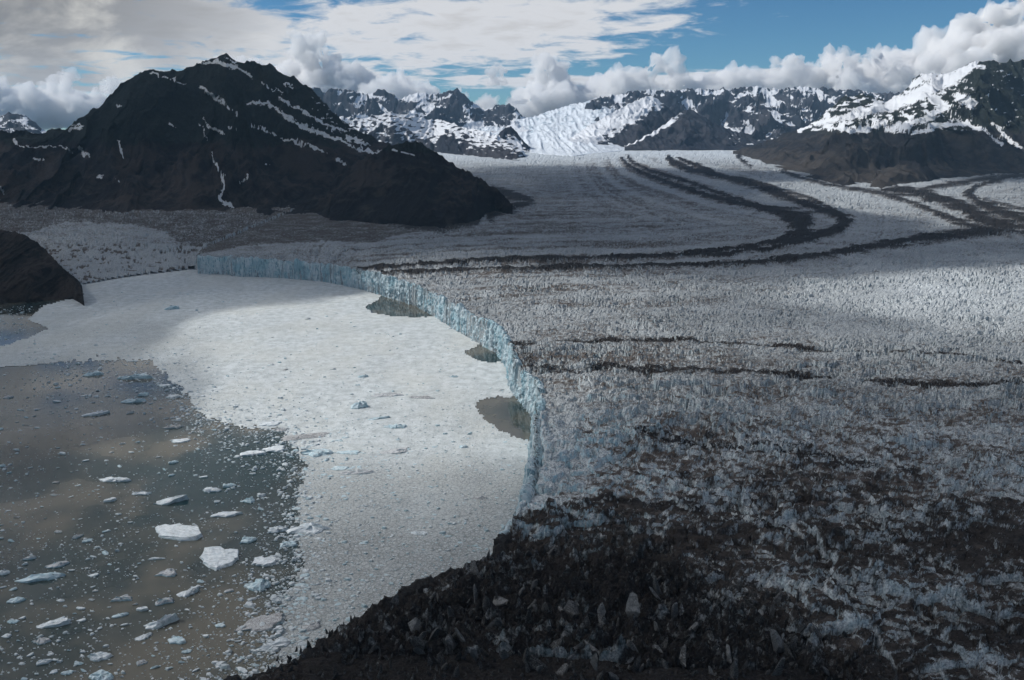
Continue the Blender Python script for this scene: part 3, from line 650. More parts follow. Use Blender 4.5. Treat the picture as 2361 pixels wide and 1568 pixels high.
mountain('mountain_left', 'dark rocky mountain with snow gullies beyond the ice-packed bay',
    [(-140, 310), (-60, 306), (0, 302), (60, 302), (100, 304), (140, 297), (165, 290), (185, 268), (230, 242), (270, 203), (310, 172), (340, 163), (370, 160), (400, 161), (430, 157), (455, 148), (480, 139), (505, 125), (522, 123), (535, 135), (560, 141), (600, 146), (622, 147), (640, 162), (680, 178), (715, 203), (745, 232), (780, 270), (810, 292), (850, 311), (885, 327), (930, 345), (1000, 372), (1040, 400)],
    [(-140, 468), (0, 478), (60, 482), (300, 492), (480, 490), (560, 494), (700, 502), (800, 508), (900, 516), (1040, 510)],
    [(-140, 5600), (150, 6000), (500, 6600), (700, 6800), (1040, 6200)], M_RK_L, relief=0.09, rscale=620, zr=1.9, plan=260, pscale=800, snow=snow_left, veg=veg_left, seed=3, rows=190, power=1.15)
def snow_none(px, py, T, nn, X, Z):
    s = np.full(px.shape, -0.8)
    for pts, w in [([(905, 345), (915, 348)], [3, 3]), ([(925, 350), (955, 358)], [2, 2])]:
        d, ww = pldist(px, py, pts, np.array(w, float)); s = np.maximum(s, 0.9 - 0.5 * d / ww)
    return s
mountain('hill', 'rounded dark rock knob where the glacier bends round the mountain',
    [(760, 420), (800, 385), (840, 362), (870, 352), (895, 335), (920, 327), (945, 326), (970, 330), (985, 340), (1000, 350), (1020, 362), (1060, 385), (1100, 407), (1140, 432), (1165, 452), (1180, 470)],
    [(760, 508), (850, 512), (900, 518), (960, 526), (1030, 526), (1080, 518), (1130, 494), (1165, 474), (1180, 474)],
    [(760, 4700), (930, 4700), (1060, 4500), (1180, 4150)], M_RK_L, relief=0.035, rscale=420, plan=150, pscale=420, snow=snow_none, veg=lambda px, py, T, *a: sstep(372, 335, py) * 0.8, seed=8, rows=130, jag=1.2, power=1.3)
mountain('shore_rock', 'brown rounded rock headland at the water beside the white ice lobe',
    [(-140, 520), (-60, 523), (0, 530), (30, 533), (60, 543), (85, 558), (110, 580), (140, 612), (165, 640), (185, 662), (192, 684)],
    [(-140, 712), (0, 703), (60, 697), (130, 691), (192, 688)], [(-140, 2900), (0, 2850), (100, 2700), (192, 2300)], M_RK_N, zbase=0.0, relief=0.025, rscale=160, seed=12, rows=120, jag=1.0, power=1.4)

def snow_far(thr, lo=0.0, diag=0.0):
    def f(px, py, T, nn, X, Z):
        n = fbm(px / 42, py / 26, 4, 101); n2 = ridged(px / 34 + py / 60, py / 70, 4, 102)
        nz = nn[..., 2]; q = (nz - np.median(nz)) / (nz.std() + 1e-6)
        return 0.46 - thr + 0.22 * q + 0.75 * n + 1.1 * (0.40 - REL) + lo * (1 - T) ** 1.3 - diag * nn[..., 0] * 0.2
    return f
mountain('far_range_left', 'jagged snow-streaked blue peaks above the left mountain shoulder',
    [(660, 240), (700, 215), (718, 202), (735, 200), (745, 214), (760, 205), (790, 205), (815, 209), (840, 218), (865, 211), (885, 207), (905, 217), (925, 228), (950, 216), (970, 211), (990, 218), (1010, 215), (1035, 212), (1055, 204), (1066, 216), (1090, 236), (1115, 253), (1130, 248), (1150, 241), (1172, 238), (1190, 248), (1202, 264), (1225, 280)],
    [(660, 320), (900, 320), (1100, 310), (1225, 300)], [(660, 19000), (1225, 21000)], M_RK_F, base_Y=[(660, 15000), (1225, 16500)], relief=0.02, rscale=900, zr=1.7, plan=620, pscale=1500, snow=snow_far(0.06, 0.6), seed=20, rows=110, jag=4.0, step=1.7)
mountain('icefall', 'white snowfield and blue icefall descending between the far peaks',
    [(1080, 300), (1130, 284), (1180, 278), (1215, 272), (1245, 264), (1280, 252), (1320, 240), (1360, 232), (1400, 230), (1440, 250), (1470, 300)],
    [(1080, 345), (1200, 348), (1260, 356), (1320, 360), (1390, 352), (1470, 345)], [(1080, 17500), (1300, 19800), (1470, 19500)], mat_rock('snowfield', (0.30, 0.37, 0.43), (0.42, 0.50, 0.56), scale=0.5, snowc=(0.70, 0.76, 0.82), bumpd=14), relief=0.008, rscale=800,
    plan=70, pscale=1200, snow=lambda px, py, T, nn, X, Z: 0.66 + 0.7 * fbm(px / 16, py / 6, 5, 111, 0.6) + 0.6 * sstep(0.5, 0.2, T), seed=25, rows=90, jag=1.5)
mountain('foothill', 'low snow-patched rocky foothill beside the upper glacier',
    [(770, 290), (800, 280), (830, 272), (870, 263), (905, 258), (940, 266), (1000, 276), (1040, 283), (1080, 296), (1120, 304), (1150, 312), (1185, 330), (1205, 345), (1214, 360)],
    [(770, 345), (900, 352), (1000, 350), (1050, 356), (1150, 366), (1195, 370), (1214, 366)], [(770, 13000), (1000, 13500), (1214, 10800)], M_RK_F, relief=0.02, rscale=900, plan=260, pscale=800,
    snow=lambda px, py, T, nn, X, Z: 0.02 + 0.62 * sstep(0.15, 0.8, T) + 1.1 * fbm(px / 14, py / 5, 4, 121) + 0.5 * (0.4 - REL), seed=30, rows=100, jag=1.5)
mountain('nunatak', 'small pointed snow-dusted rock above the glacier bend',
    [(1130, 330), (1150, 308), (1165, 295), (1178, 291), (1190, 302), (1205, 322), (1225, 342)], [(1130, 348), (1225, 350)], [(1130, 12800), (1225, 12800)], M_RK_F, base_Y=[(1130, 12000), (1225, 12000)], relief=0.02, rscale=400, plan=120, pscale=500, snow=snow_far(0.2, 0.2), seed=33, rows=50, jag=1.0)
mountain('far_range_right', 'dark snow-streaked mountain wall under the long cloud bank',
    [(1330, 262), (1352, 240), (1370, 226), (1400, 222), (1440, 214), (1470, 209), (1500, 206), (1550, 208), (1600, 203), (1660, 206), (1700, 203), (1750, 200), (1800, 206), (1850, 199), (1900, 202), (1950, 208), (2020, 212), (2100, 215)],
    [(1330, 330), (1500, 335), (1650, 335), (1850, 320), (2100, 320)], [(1330, 19500), (1700, 20500), (2100, 20000)], M_RK_F, base_Y=[(1330, 15500), (2100, 15500)], relief=0.02, rscale=950, zr=1.7, plan=680, pscale=1500, snow=snow_far(0.10, 0.35, 1.0), seed=41, rows=120, jag=4.0)
mountain('snow_shoulder', 'broad sunlit snow shoulder rising right of the icefall',
    [(1315, 318), (1340, 300), (1380, 278), (1420, 255), (1460, 234), (1492, 222), (1505, 222), (1530, 240), (1555, 262), (1590, 290), (1640, 320), (1680, 340)],
    [(1315, 322), (1360, 322), (1420, 336), (1500, 340), (1680, 345)], [(1315, 14500), (1500, 16500), (1680, 15500)], M_RK_F, base_Y=[(1315, 13200), (1680, 13200)], relief=0.012, rscale=800, plan=300, pscale=900,
    snow=lambda px, py, T, nn, X, Z: 0.62 + 0.9 * sstep(25, -12, (px - 1400) * 0.62 + (py - 285)) - 0.55 * sstep(-5, 30, (px - 1400) * 0.62 + (py - 285) - 30) + 0.45 * fbm(px / 18, py / 7, 4, 131), seed=46, rows=90, jag=1.5)
mountain('spur', 'dark pyramid-shaped rock spur with one snowy ridge edge',
    [(1440, 338), (1480, 318), (1520, 296), (1550, 272), (1572, 256), (1590, 250), (1612, 262), (1645, 282), (1690, 300), (1730, 318), (1790, 330), (1840, 338)],
    [(1440, 341), (1520, 346), (1620, 343), (1840, 342)], [(1440, 13200), (1590, 14800), (1840, 14000)], M_RK_F, base_Y=[(1440, 12600), (1840, 12900)], relief=0.012, rscale=700, plan=300, pscale=700,
    snow=lambda px, py, T, nn, X, Z: -0.1 + 1.0 * sstep(0.62, 0.95, T) * sstep(1600, 1540, px) + 0.75 * fbm(px / 15, py / 7, 4, 141) + 0.35 * sstep(1640, 1700, px), seed=50, rows=80, jag=1.2)
mountain('spur', 'dark rock spur with a snow couloir in front of the cloud bank',
    [(1640, 318), (1680, 285), (1710, 255), (1735, 235), (1752, 228), (1775, 240), (1800, 262), (1830, 285), (1865, 305), (1900, 330)],
    [(1640, 342), (1900, 342)], [(1640, 15000), (1750, 16500), (1900, 15200)], M_RK_F, base_Y=[(1640, 13600), (1900, 13600)], relief=0.015, rscale=800, plan=420, pscale=900, snow=snow_far(0.14, 0.25), seed=54, rows=80, jag=1.6)

SNOW_R = [([(2250, 148), (2200, 175), (2150, 200), (2100, 225), (2050, 245), (2000, 255), (1960, 262)], [8, 20, 22, 18, 16, 10, 6]), ([(2150, 225), (2180, 245), (2140, 268)], [14, 12, 8]), ([(2210, 225), (2240, 240)], [14, 14]),
          ([(1900, 290), (1960, 300), (2000, 300), (2040, 280)], [6, 8, 8, 5]), ([(1880, 285), (1930, 275), (2000, 262)], [6, 8, 8]), ([(2040, 300), (2080, 290), (2150, 270)], [6, 9, 7]), ([(2100, 200), (2130, 180), (2160, 170)], [7, 8, 5]),
          ([(2150, 290), (2220, 285), (2270, 300), (2310, 335)], [6, 6, 4, 5]), ([(2290, 285), (2330, 325), (2361, 345)], [4, 6, 4]), ([(1840, 300), (1870, 292)], [5, 4]), ([(2270, 155), (2240, 150)], [5, 5]), ([(2040, 300), (2100, 305), (2150, 300)], [4, 5, 4])]
def snow_right(px, py, T, nn, X, Z):
    s = np.full(px.shape, -0.6); jx = px + 9 * fbm(px / 16, py / 8, 4, 151); jy = py + 7 * fbm(px / 16, py / 8 + 40, 4, 152)
    for pts, w in SNOW_R:
        d, ww = pldist(jx, jy, pts, np.array(w, float)); s = np.maximum(s, 0.85 - 0.42 * d / ww)
    sp = fbm(px / 20 + py / 20, py / 8, 4, 153); s = np.maximum(s, 0.35 + sp * 1.4 - 0.9 * sstep(290, 325, py) - 0.35 * sstep(2150, 2280, px))
    return s
mountain('mountain_right', 'dark mountain with slanting snowfields above the glacier on the right',
    [(1690, 350), (1720, 340), (1760, 328), (1800, 312), (1840, 298), (1880, 280), (1900, 262), (1920, 242), (1945, 224), (1975, 217), (2010, 223), (2040, 233), (2070, 220), (2095, 195), (2120, 172), (2150, 163), (2175, 172), (2200, 160), (2230, 146), (2270, 138), (2320, 141), (2361, 136), (2420, 128), (2520, 125)],
    [(1690, 352), (1745, 368), (1800, 393), (1850, 408), (1910, 423), (1960, 435), (2020, 441), (2080, 424), (2150, 415), (2250, 405), (2361, 400), (2520, 396)],
    [(1690, 11500), (1900, 10500), (2150, 10000), (2520, 9500)], M_RK_R, relief=0.05, rscale=1000, plan=330, pscale=1300, snow=snow_right, veg=lambda px, py, T, *a: 0.25 + 0.5 * sstep(330, 280, py), seed=60, rows=190, power=1.1, jag=2.0)
mountain('far_peak', 'distant small snow-covered peak at the left edge of the view',
    [(-120, 270), (-60, 268), (0, 268), (20, 260), (35, 262), (60, 266), (80, 280), (95, 296), (130, 306)], [(-120, 325), (130, 325)], [(-120, 15000), (130, 15000)], M_RK_F, base_Y=[(-120, 12500), (130, 12500)], relief=0.02, rscale=900, plan=300, pscale=900, snow=snow_far(0.0, 0.3), seed=70, rows=60, jag=1.5)

# ------------------------------------------------------------------ icebergs
rng = np.random.default_rng(7)
def berg_mesh(name, seed, asp=1.6, hgt=0.25, wedge=0.0, n=16, rough=0.28, slab=False):
    """unit iceberg: about 1 long, flat-bottomed, broken outline, uneven top"""
    r = np.random.default_rng(seed)
    th = np.linspace(0, 2 * np.pi, n, endpoint=False) + r.normal(0, 0.5 * 2 * np.pi / n * 0.6, n)
    # broken outline: cut a disc by a handful of straight fractures
    rad = np.full(n, 0.62)
    for k in range(6):
        t0 = r.uniform(0, 2 * np.pi); dd = r.uniform(0.30, 0.50); cc = np.cos(th - t0)
        rad = np.where(cc > 0.05, np.minimum(rad, dd / np.maximum(cc, 0.05)), rad)
    rad = np.clip(rad * (1 + r.normal(0, rough * 0.35, n)), 0.2, 0.75)
    ox, oy = np.cos(th) * rad, np.sin(th) * rad / asp
    hz = hgt * np.maximum(0.12, 0.62 + 0.5 * (r.random(n) - 0.3) * (0.4 if slab else 1) + wedge * (ox / 0.5))
    V = [(x * 1.04, y * 1.04, -0.05) for x, y in zip(ox, oy)]
    V += [(x, y, 0.3 * h) for x, y, h in zip(ox * (1 + r.normal(0, .02, n)), oy, hz)]
    k1 = 0.95 if slab else 0.86
    V += [(x * k1 + r.normal(0, .012), y * k1 + r.normal(0, .012), h * (1.0 if slab else 0.85)) for x, y, h in zip(ox, oy, hz)]
    V += [(x * 0.5 + r.normal(0, .03), y * 0.5 + r.normal(0, .02), hgt * max(0.15, (0.75 + wedge * x * 1.4) + r.normal(0, .08 if slab else .30))) for x, y, h in zip(ox, oy, hz)]
    V.append((r.normal(0, .04), r.normal(0, .03), hgt * (0.8 if slab else 1.0)))
    F = []
    for L in range(3):
        for i in range(n):
            j = (i + 1) % n; a, b, c, d = L * n + i, L * n + j, (L + 1) * n + j, (L + 1) * n + i
            F += [(a, b, c), (a, c, d)]
    c = 4 * n
    F += [(3 * n + i, 3 * n + (i + 1) % n, c) for i in range(n)]
    me = bpy.data.meshes.new(name); me.from_pydata([tuple(map(float, v)) for v in V], [], F); me.update(); return me
def place_berg(px, py, wpx, me, mat, rot, label, group, name='iceberg', zs=1.0):
    X, Y = at_z(px, py, 0.0)
    zc = Y * CT + CAM_Z * ST; size = wpx / FPX * zc
    m = me
    if not m.materials: m.materials.append(mat)
    o = bpy.data.objects.new(name, m); link(o)
    o.location = (X, Y, 0.5 if zs == 1.0 else 0.5); o.scale = (size, size, size * zs * 0.62); o.rotation_euler = (0, 0, rot)
    tag(o, label, 'iceberg', group); return o
W, B, D_ = M_BERG, M_BERGB, M_BERGD
BIG = [  # pixel, width, aspect, height, wedge, slab, material, turn, label
 (399, 1226, 124, 1.7, .10, .3, 1, W, -.45, 'largest flat white floe with parallel grooves, alone in the grey water'),
 (511, 1288, 100, 1.15, .12, .1, 1, W, -.2, 'broad white floe with a rubbly dirty lower edge near the ice pack'),
 (613, 1297, 66, 1.4, .16, .2, 1, W, .5, 'tilted white floe touching the ice pack beside the dirty-edged floe'),
 (602, 1351, 64, 1.3, .3, .2, 0, B, .4, 'chunky blue-white berg with a submerged turquoise foot'),
 (602, 1440, 112, 1.5, .10, .5, 1, D_, .3, 'fan-shaped pinkish-grey striped floe at the ice pack edge'),
 (623, 1493, 78, 2.3, .15, .3, 0, W, .35, 'long white wedge floe just above the dark moraine corner'),
 (722, 1221, 92, 1.6, .14, .1, 0, W, .15, 'round white floe spotted with black dirt inside the grey pack'),
 (392, 1157, 82, 3.0, .16, .8, 1, W, .28, 'thin white wedge-shaped floe above the grooved floe'),
 (101, 1333, 98, 3.4, .15, .3, 0, B, .2, 'long narrow bluish berg near the left edge of the water'),
 (366, 1440, 70, 2.2, .25, .9, 0, W, .3, 'sharp white wedge berg in the lower middle of the water'),
 (120, 1440, 70, 3.0, .16, .7, 1, W, .3, 'slim grey-white slab berg over the pale cloud reflection'),
 (268, 1108, 64, 2.4, .14, .2, 0, W, -.1, 'low white floe with a ragged back in the upper open water'),
 (515, 1187, 62, 2.4, .12, .2, 1, W, .2, 'flat white floe with dark side above the chunky floes'),
 (323, 1139, 44, 2.6, .14, .1, 0, W, .1, 'small ridged white floe left of the thin wedge floe'),
 (377, 1389, 58, 2.4, .2, .2, 0, D_, .4, 'lumpy grey-brown berg with a white end'),
 (439, 1367, 44, 1.6, .3, .5, 0, W, .4, 'small white berg shaped like a swan beside the lumpy grey one'),
 (390, 1322, 52, 1.6, .2, .2, 0, D_, -.2, 'brown-dirt covered small berg below the grooved floe'),
 (283, 1382, 46, 2.0, .2, .1, 0, D_, .1, 'dark gritty berg left of the lumpy grey one'),
 (225, 1516, 48, 1.6, .24, .1, 0, W, .2, 'white berg with a dark hollow near the bottom edge'),
 (236, 1562, 56, 1.5, .26, .1, 0, B, .1, 'pale blue berg cut by the bottom edge of the picture'),
 (131, 1304, 44, 2.1, .2, .3, 0, D_, .3, 'gritty grey oval berg just above the long bluish one'),
 (636, 1224, 52, 2.0, .2, .5, 0, W, .25, 'L-shaped white floe left of the dirt-spotted floe'),
 (662, 1257, 42, 1.5, .2, .2, 0, B, -.2, 'small turquoise-rimmed floe at the pack edge'),
 (573, 1246, 38, 1.8, .28, .2, 0, B, .1, 'bright blue small berg above the dirty-edged floe'),
 (580, 1046, 56, 1.9, .12, .1, 1, W, .1, 'flat white floe on the dark teal water, the left of two'),
 (631, 1037, 60, 1.9, .12, .1, 1, W, -.1, 'flat white floe on the dark teal water, the right of two'),
 (729, 1046, 78, 2.2, .14, .2, 0, B, -.15, 'bluish slab floe at the upper corner of the grey pack'),
 (700, 1008, 112, 2.6, .05, .1, 0, D_, .15, 'wide gritty grey patch of ice at the corner of the bright pack'),
 (413, 1017, 50, 2.2, .1, .1, 1, W, .05, 'cracked oval white floe above the open water'),
 (361, 1289, 44, 7.0, .10, .0, 0, W, .02, 'log-shaped thin white berg under the grooved floe'),
 (94, 1478, 38, 1.7, .25, .2, 0, D_, .2, 'dark dirty berg over the pale reflection near the left edge'),
 (40, 1386, 34, 1.8, .28, .2, 0, B, .3, 'small blue-grey pointed berg near the left edge'),
 (98, 1528, 34, 1.8, .25, .2, 0, W, .2, 'white berg in the dark reflection at the lower left'),
 (334, 1469, 42, 2.2, .16, .3, 0, W, .6, 'leaning white floe just below the sharp wedge berg'),
 (326, 1529, 30, 1.4, .2, .1, 0, D_, .2, 'grey crumbly berg near the bottom edge'),
 (279, 1420, 32, 2.2, .2, .2, 0, B, .3, 'small bluish berg left of the sharp wedge berg'),
 (486, 1132, 38, 1.8, .22, .1, 0, W, .1, 'small ridged white berg upper right of the thin wedge floe'),
 (577, 1155, 36, 2.2, .24, .4, 0, B, -.1, 'small blue-white wedge berg near the pack edge'),
 (823, 1090, 86, 4.5, .10, .2, 0, D_, .08, 'long dark rippled ice ridge lying in the grey pack'),
 (914, 1043, 72, 2.0, .08, .2, 0, D_, .3, 'dark rough ice raft frozen into the pack'),
 (806, 1045, 48, 2.0, .10, .1, 1, B, -.1, 'bluish flat floe frozen in the pack beside the dark raft'),
 (784, 1082, 42, 1.7, .10, .1, 1, B, .2, 'pale flat floe frozen in the pack left of the rippled ridge'),
 (964, 1231, 42, 2.0, .14, .2, 0, W, -.2, 'lone white berg in the grey lower pack'),
 (1106, 1150, 46, 3.0, .10, .1, 0, D_, .0, 'flat dark raft of ice near the near cliff foot'),
 (1070, 1032, 24, 1.8, .3, .2, 0, B, .0, 'small blue berg below the nearest dark pool'),
 (829, 938, 40, 1.5, .42, .3, 0, B, .2, 'grey-blue pyramid berg standing in the bright pack'),
 (916, 986, 50, 2.4, .2, .2, 0, B, .1, 'bluish low berg in the bright pack left of the nearest pool'),
 (837, 870, 32, 2.8, .2, .6, 0, B, .2, 'little bluish wedge in the upper bright pack'),
 (892, 911, 88, 3.2, .06, .1, 0, D_, .05, 'scaly grey ice patch in the bright pack'),
 (971, 917, 72, 4.0, .06, .1, 0, D_, .0, 'thin scaly grey ice strip in the bright pack'),
 (872, 966, 46, 3.6, .14, .5, 0, B, .25, 'slim bluish sliver in the bright pack'),
 (1048, 870, 24, 2.2, .25, .2, 0, B, .0, 'small bluish berg near the middle of the cliff foot'),
 (398, 713, 46, 3.0, .25, .4, 0, B, .2, 'lone bluish berg in the far white pack'),
 (305, 873, 78, 5.0, .16, .2, 0, B, .08, 'long dark blue berg at the edge of the far open water'),
 (226, 955, 62, 3.4, .14, .3, 1, W, .35, 'long slanting white slab in the far open water'),
 (211, 865, 42, 2.4, .2, .4, 0, B, .2, 'bluish berg left of the long dark blue one'),
 (312, 926, 52, 3.0, .18, .3, 0, B, .2, 'pale blue ragged berg right of the slanting slab'),
 (331, 911, 30, 1.8, .25, .1, 0, B, .0, 'small blue hump just above the ragged blue berg'),
 (400, 916, 42, 2.6, .16, .2, 1, W, .1, 'bright white floe at the broken pack edge'),
 (381, 890, 32, 2.4, .16, .2, 1, W, .0, 'small bright white floe above the broken pack edge'),
 (624, 979, 62, 2.4, .10, .1, 1, W, .1, 'white floe at the lower rim of the bright pack'),
 (642, 993, 36, 2.0, .18, .1, 0, D_, .1, 'brown dirt-laden berg at the lower rim of the bright pack'),
 (400, 986, 46, 2.6, .14, .1, 0, D_, .1, 'brownish floe at the upper rim of the open water'),
 (715, 1449, 46, 1.5, .18, .3, 0, D_, .6, 'brown-grey tilted berg in the pack beside the dark moraine'),
]
for i, (px, py, w, asp, h, wd, sl, mt, rot, lab) in enumerate(BIG):
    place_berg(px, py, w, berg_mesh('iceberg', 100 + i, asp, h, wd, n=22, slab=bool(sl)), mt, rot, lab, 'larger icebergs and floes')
# middle-sized bergs: individuals that share a few shapes
SHAPES = []
for k in range(18):
    SHAPES.append((berg_mesh('iceberg', 900 + k, rng.uniform(1.3, 3.2), rng.uniform(.16, .34), rng.uniform(0, .6), n=13, slab=k % 3 == 0), (W, W, B, W, D_, B)[k % 6]))
OPEN = [(-60, 862), (130, 850), (250, 845), (345, 855), (420, 915), (470, 972), (640, 1000), (690, 1080), (675, 1200), (680, 1285), (640, 1380), (630, 1500), (560, 1590), (-60, 1640)]
SMALL_OPEN = [(-60, 712), (60, 705), (95, 705), (50, 738), (98, 757), (50, 780), (-60, 800)]
placed = [(b[0], b[1], b[2] * 0.6) for b in BIG]
def short(lab):
    w = lab.replace(',', ' ,').split(); out = []
    for x in w:
        if out and x in (',', 'near', 'with', 'in', 'at', 'above', 'below', 'under', 'over', 'beside', 'left', 'just', 'upper', 'alone', 'touching', 'inside', 'standing', 'lying', 'frozen', 'cut', 'spotted', 'shaped', 'on'): break
        out.append(x)
    return ' '.join(out)
SHORT = [short(b[-1]) for b in BIG]
UNIQUE = [i for i in range(len(BIG)) if SHORT.count(SHORT[i]) == 1]
USED = set(); ORD = ['', 'second ', 'third ', 'fourth ', 'fifth ', 'sixth ', 'seventh ', 'eighth ', 'ninth ', 'tenth ']
def beside(px, py, w, mt, noun):
    # tells a small floe by its look and by the nearest larger berg that can be named
    i = min(UNIQUE, key=lambda k: (BIG[k][0] - px) ** 2 + (BIG[k][1] - py) ** 2 * 2)
    dx, dy = px - BIG[i][0], (py - BIG[i][1]) * 1.4
    side = ('right of' if dx > 0 else 'left of') if abs(dx) > abs(dy) else ('below' if dy > 0 else 'above')
    look = {W.name: 'white', B.name: 'bluish', D_.name: 'dirty grey'}[mt.name]
    size = 'tiny' if w < 10 else 'small' if w < 17 else 'medium-sized'
    for o in ORD:
        lab = f"{o}{size} {look} {noun} {side} the {SHORT[i]}"
        if lab not in USED: break
    USED.add(lab); return lab
n = 0
while n < 185:
    px, py = rng.uniform(-10, 700), rng.uniform(850, 1575)
    if not inside(np.array([px]), np.array([py]), OPEN)[0]: continue
    w = float(np.clip(rng.lognormal(2.8, 0.45), 8, 42)) * (0.55 + 0.45 * (py - 800) / 700)
    if any((px - a) ** 2 + ((py - b) * 1.6) ** 2 < (c + w * 0.6) ** 2 for a, b, c in placed): continue
    placed.append((px, py, w * 0.6)); me, mt = SHAPES[n % 18]
    place_berg(px, py, w, me, mt, rng.uniform(-.5, .7) + (math.pi if rng.random() < .5 else 0), beside(px, py, w, mt, 'floe'), 'small floes on the open water', name='ice_floe')
    n += 1
n = 0
while n < 48:
    px, py = rng.uniform(120, 1220), rng.uniform(660, 1350)
    X, Y = at_z(np.array([px]), np.array([py]), 0.0)
    if not (mel_inside(X, Y, np.array([px]), np.array([py]))[0] and mel_inside(X, Y, np.array([px + 20]), np.array([py]))[0]) or inside(X, Y, GPOLY)[0]: continue
    w = float(np.clip(rng.lognormal(2.6, 0.4), 9, 30)) * (0.5 + 0.5 * (py - 600) / 700)
    if any((px - a) ** 2 + ((py - b) * 1.6) ** 2 < (c + w) ** 2 for a, b, c in placed): continue
    placed.append((px, py, w * 0.6)); me, mt = SHAPES[(n * 5 + 2) % 18]
    place_berg(px, py, w, me, mt, rng.uniform(-.4, .5), beside(px, py, w, mt, 'berg frozen in the pack'), 'small bergs in the pack', name='iceberg')
    n += 1

# growlers and crumbs: countless bits, one mesh each
def crumbs(name, label, mat, pts, sizes, seed, flat=1.0):
    r = np.random.default_rng(seed); n = len(pts); k = 6
    th = (np.arange(k) / k * 2 * np.pi)[None] + r.uniform(0, 1, (n, 1)) + r.normal(0, .15, (n, k))
    rad = sizes[:, None] * 0.5 * r.uniform(0.55, 1.25, (n, k)); asp = r.uniform(0.45, 0.9, (n, 1)); rot = r.uniform(-.5, .5, (n, 1))
    ex, ey = np.cos(th) * rad, np.sin(th) * rad * asp
    x = ex * np.cos(rot) - ey * np.sin(rot); y = ex * np.sin(rot) + ey * np.cos(rot)
    h = sizes * r.uniform(0.15, 0.4, n) * flat
    ring0 = np.stack([pts[:, 0:1] + x * 1.05, pts[:, 1:2] + y * 1.05, pts[:, 2:3] + 0 * x - 0.2], -1)
    ring1 = np.stack([pts[:, 0:1] + x * 0.75, pts[:, 1:2] + y * 0.75, pts[:, 2:3] + h[:, None] * r.uniform(.5, 1.0, (n, k))], -1)
    top = np.stack([pts[:, 0], pts[:, 1], pts[:, 2] + h], -1)[:, None]
    V = np.concatenate([ring0, ring1, top], 1); m = 2 * k + 1; f = []
    for i in range(k):
        j = (i + 1) % k; f += [(i, j, k + j), (i, k + j, k + i), (k + i, k + j, 2 * k)]
    F = (np.arange(n)[:, None, None] * m + np.array(f)[None]).reshape(-1, 3)
    return tag(mesh_np(name, V.reshape(-1, 3), F, mat), label, kind='stuff')
def scatter(n, box, test, dens=None, seed=1):
    r = np.random.default_rng(seed); out = []; tot = 0
    while tot < n:
        px = r.uniform(box[0], box[2], 20000); py = r.uniform(box[1], box[3], 20000); ok = test(px, py)
        if dens is not None: ok &= r.random(20000) < dens(px, py)
        out.append(np.stack([px[ok], py[ok]], 1)); tot += ok.sum()
    return np.concatenate(out)[:n]
def open_dens(px, py):
    X, Y = at_z(px, py, 0.0)
    d, _ = pldist(px, py, MEL[18:-2])
    return np.clip(0.22 + 0.8 * np.exp(-d / 45) + 0.35 * fbm(X / 90, Y / 120, 3, 201) + 0.25 * sstep(1000, 880, py), 0, 1)
p = scatter(7600, (-40, 845, 720, 1600), lambda a, b: inside(a, b, OPEN) | (inside(a, b, [(380, 880), (700, 985), (720, 1100), (690, 1300), (640, 1500), (560, 1500), (600, 1100), (400, 1000)])), open_dens, 5)
X, Y = at_z(p[:, 0], p[:, 1], 0.0); r5 = np.random.default_rng(9)
crumbs('brash_ice', 'loose white brash bits floating on the open water', M_BERG, np.stack([X, Y, 0 * X], 1), np.clip(r5.lognormal(0.42, 0.6, len(X)), 0.5, 7.5), 6)
p = scatter(3400, (-40, 790, 760, 1600), lambda a, b: pldist(a, b, MEL[18:-2])[0] < 95, lambda a, b: 0.10 + 0.90 * np.exp(-(pldist(a, b, MEL[18:-2])[0] / 42) ** 2) * np.clip(0.4 + 1.6 * fbm(a / 50, b / 35, 3, 211) + 0.8 * np.exp(-((a - 450) / 120) ** 2 - ((b - 930) / 70) ** 2), 0, 1), 45)
X, Y = at_z(p[:, 0], p[:, 1], 0.0)
crumbs('brash_ice', 'belt of broken white floes along the pack edge', M_BERG, np.stack([X, Y, 0 * X + 0.2], 1), np.clip(r5.lognormal(1.15, 0.55, len(X)), 1.0, 11), 46)
p = scatter(260, (-40, 700, 110, 800), lambda a, b: inside(a, b, SMALL_OPEN), None, 15)
X, Y = at_z(p[:, 0], p[:, 1], 0.0)
crumbs('brash_ice', 'brash bits in the dark water beside the headland', M_BERG, np.stack([X, Y, 0 * X], 1), np.clip(r5.lognormal(1.1, 0.5, len(X)), 1, 8), 16)
def in_mel(a, b):
    X, Y = at_z(a, b, 0.0); return mel_inside(X, Y, a, b) & ~inside(X, Y, GPOLY)
p = scatter(7400, (0, 640, 1240, 1560), in_mel, lambda a, b: np.clip(0.25 + (b - 640) / 900, 0, 1), 25)
X, Y = at_z(p[:, 0], p[:, 1], 0.0)
crumbs('ice_rubble', 'small ice lumps scattered over the packed brash', M_BERG, np.stack([X, Y, 0 * X + 0.6], 1), np.clip(r5.lognormal(0.45, 0.5, len(X)), 0.6, 6), 26)
p = scatter(420, (640, 960, 1230, 1480), in_mel, lambda a, b: 0.08 + 0.9 * np.exp(-((a - 800) / 130) ** 2 - ((b - 1060) / 70) ** 2) + 0.5 * np.exp(-((a - 690) / 40) ** 2), 55)
X, Y = at_z(p[:, 0], p[:, 1], 0.0)
crumbs('ice_rubble', 'flat floes embedded in the grey pack near its edge', M_BERGB, np.stack([X, Y, 0 * X + 0.3], 1), np.clip(r5.lognormal(1.75, 0.45, len(X)), 2.5, 15), 56, 0.35)
p = scatter(1500, (0, 640, 1240, 1560), in_mel, None, 35)
X, Y = at_z(p[:, 0], p[:, 1], 0.0)
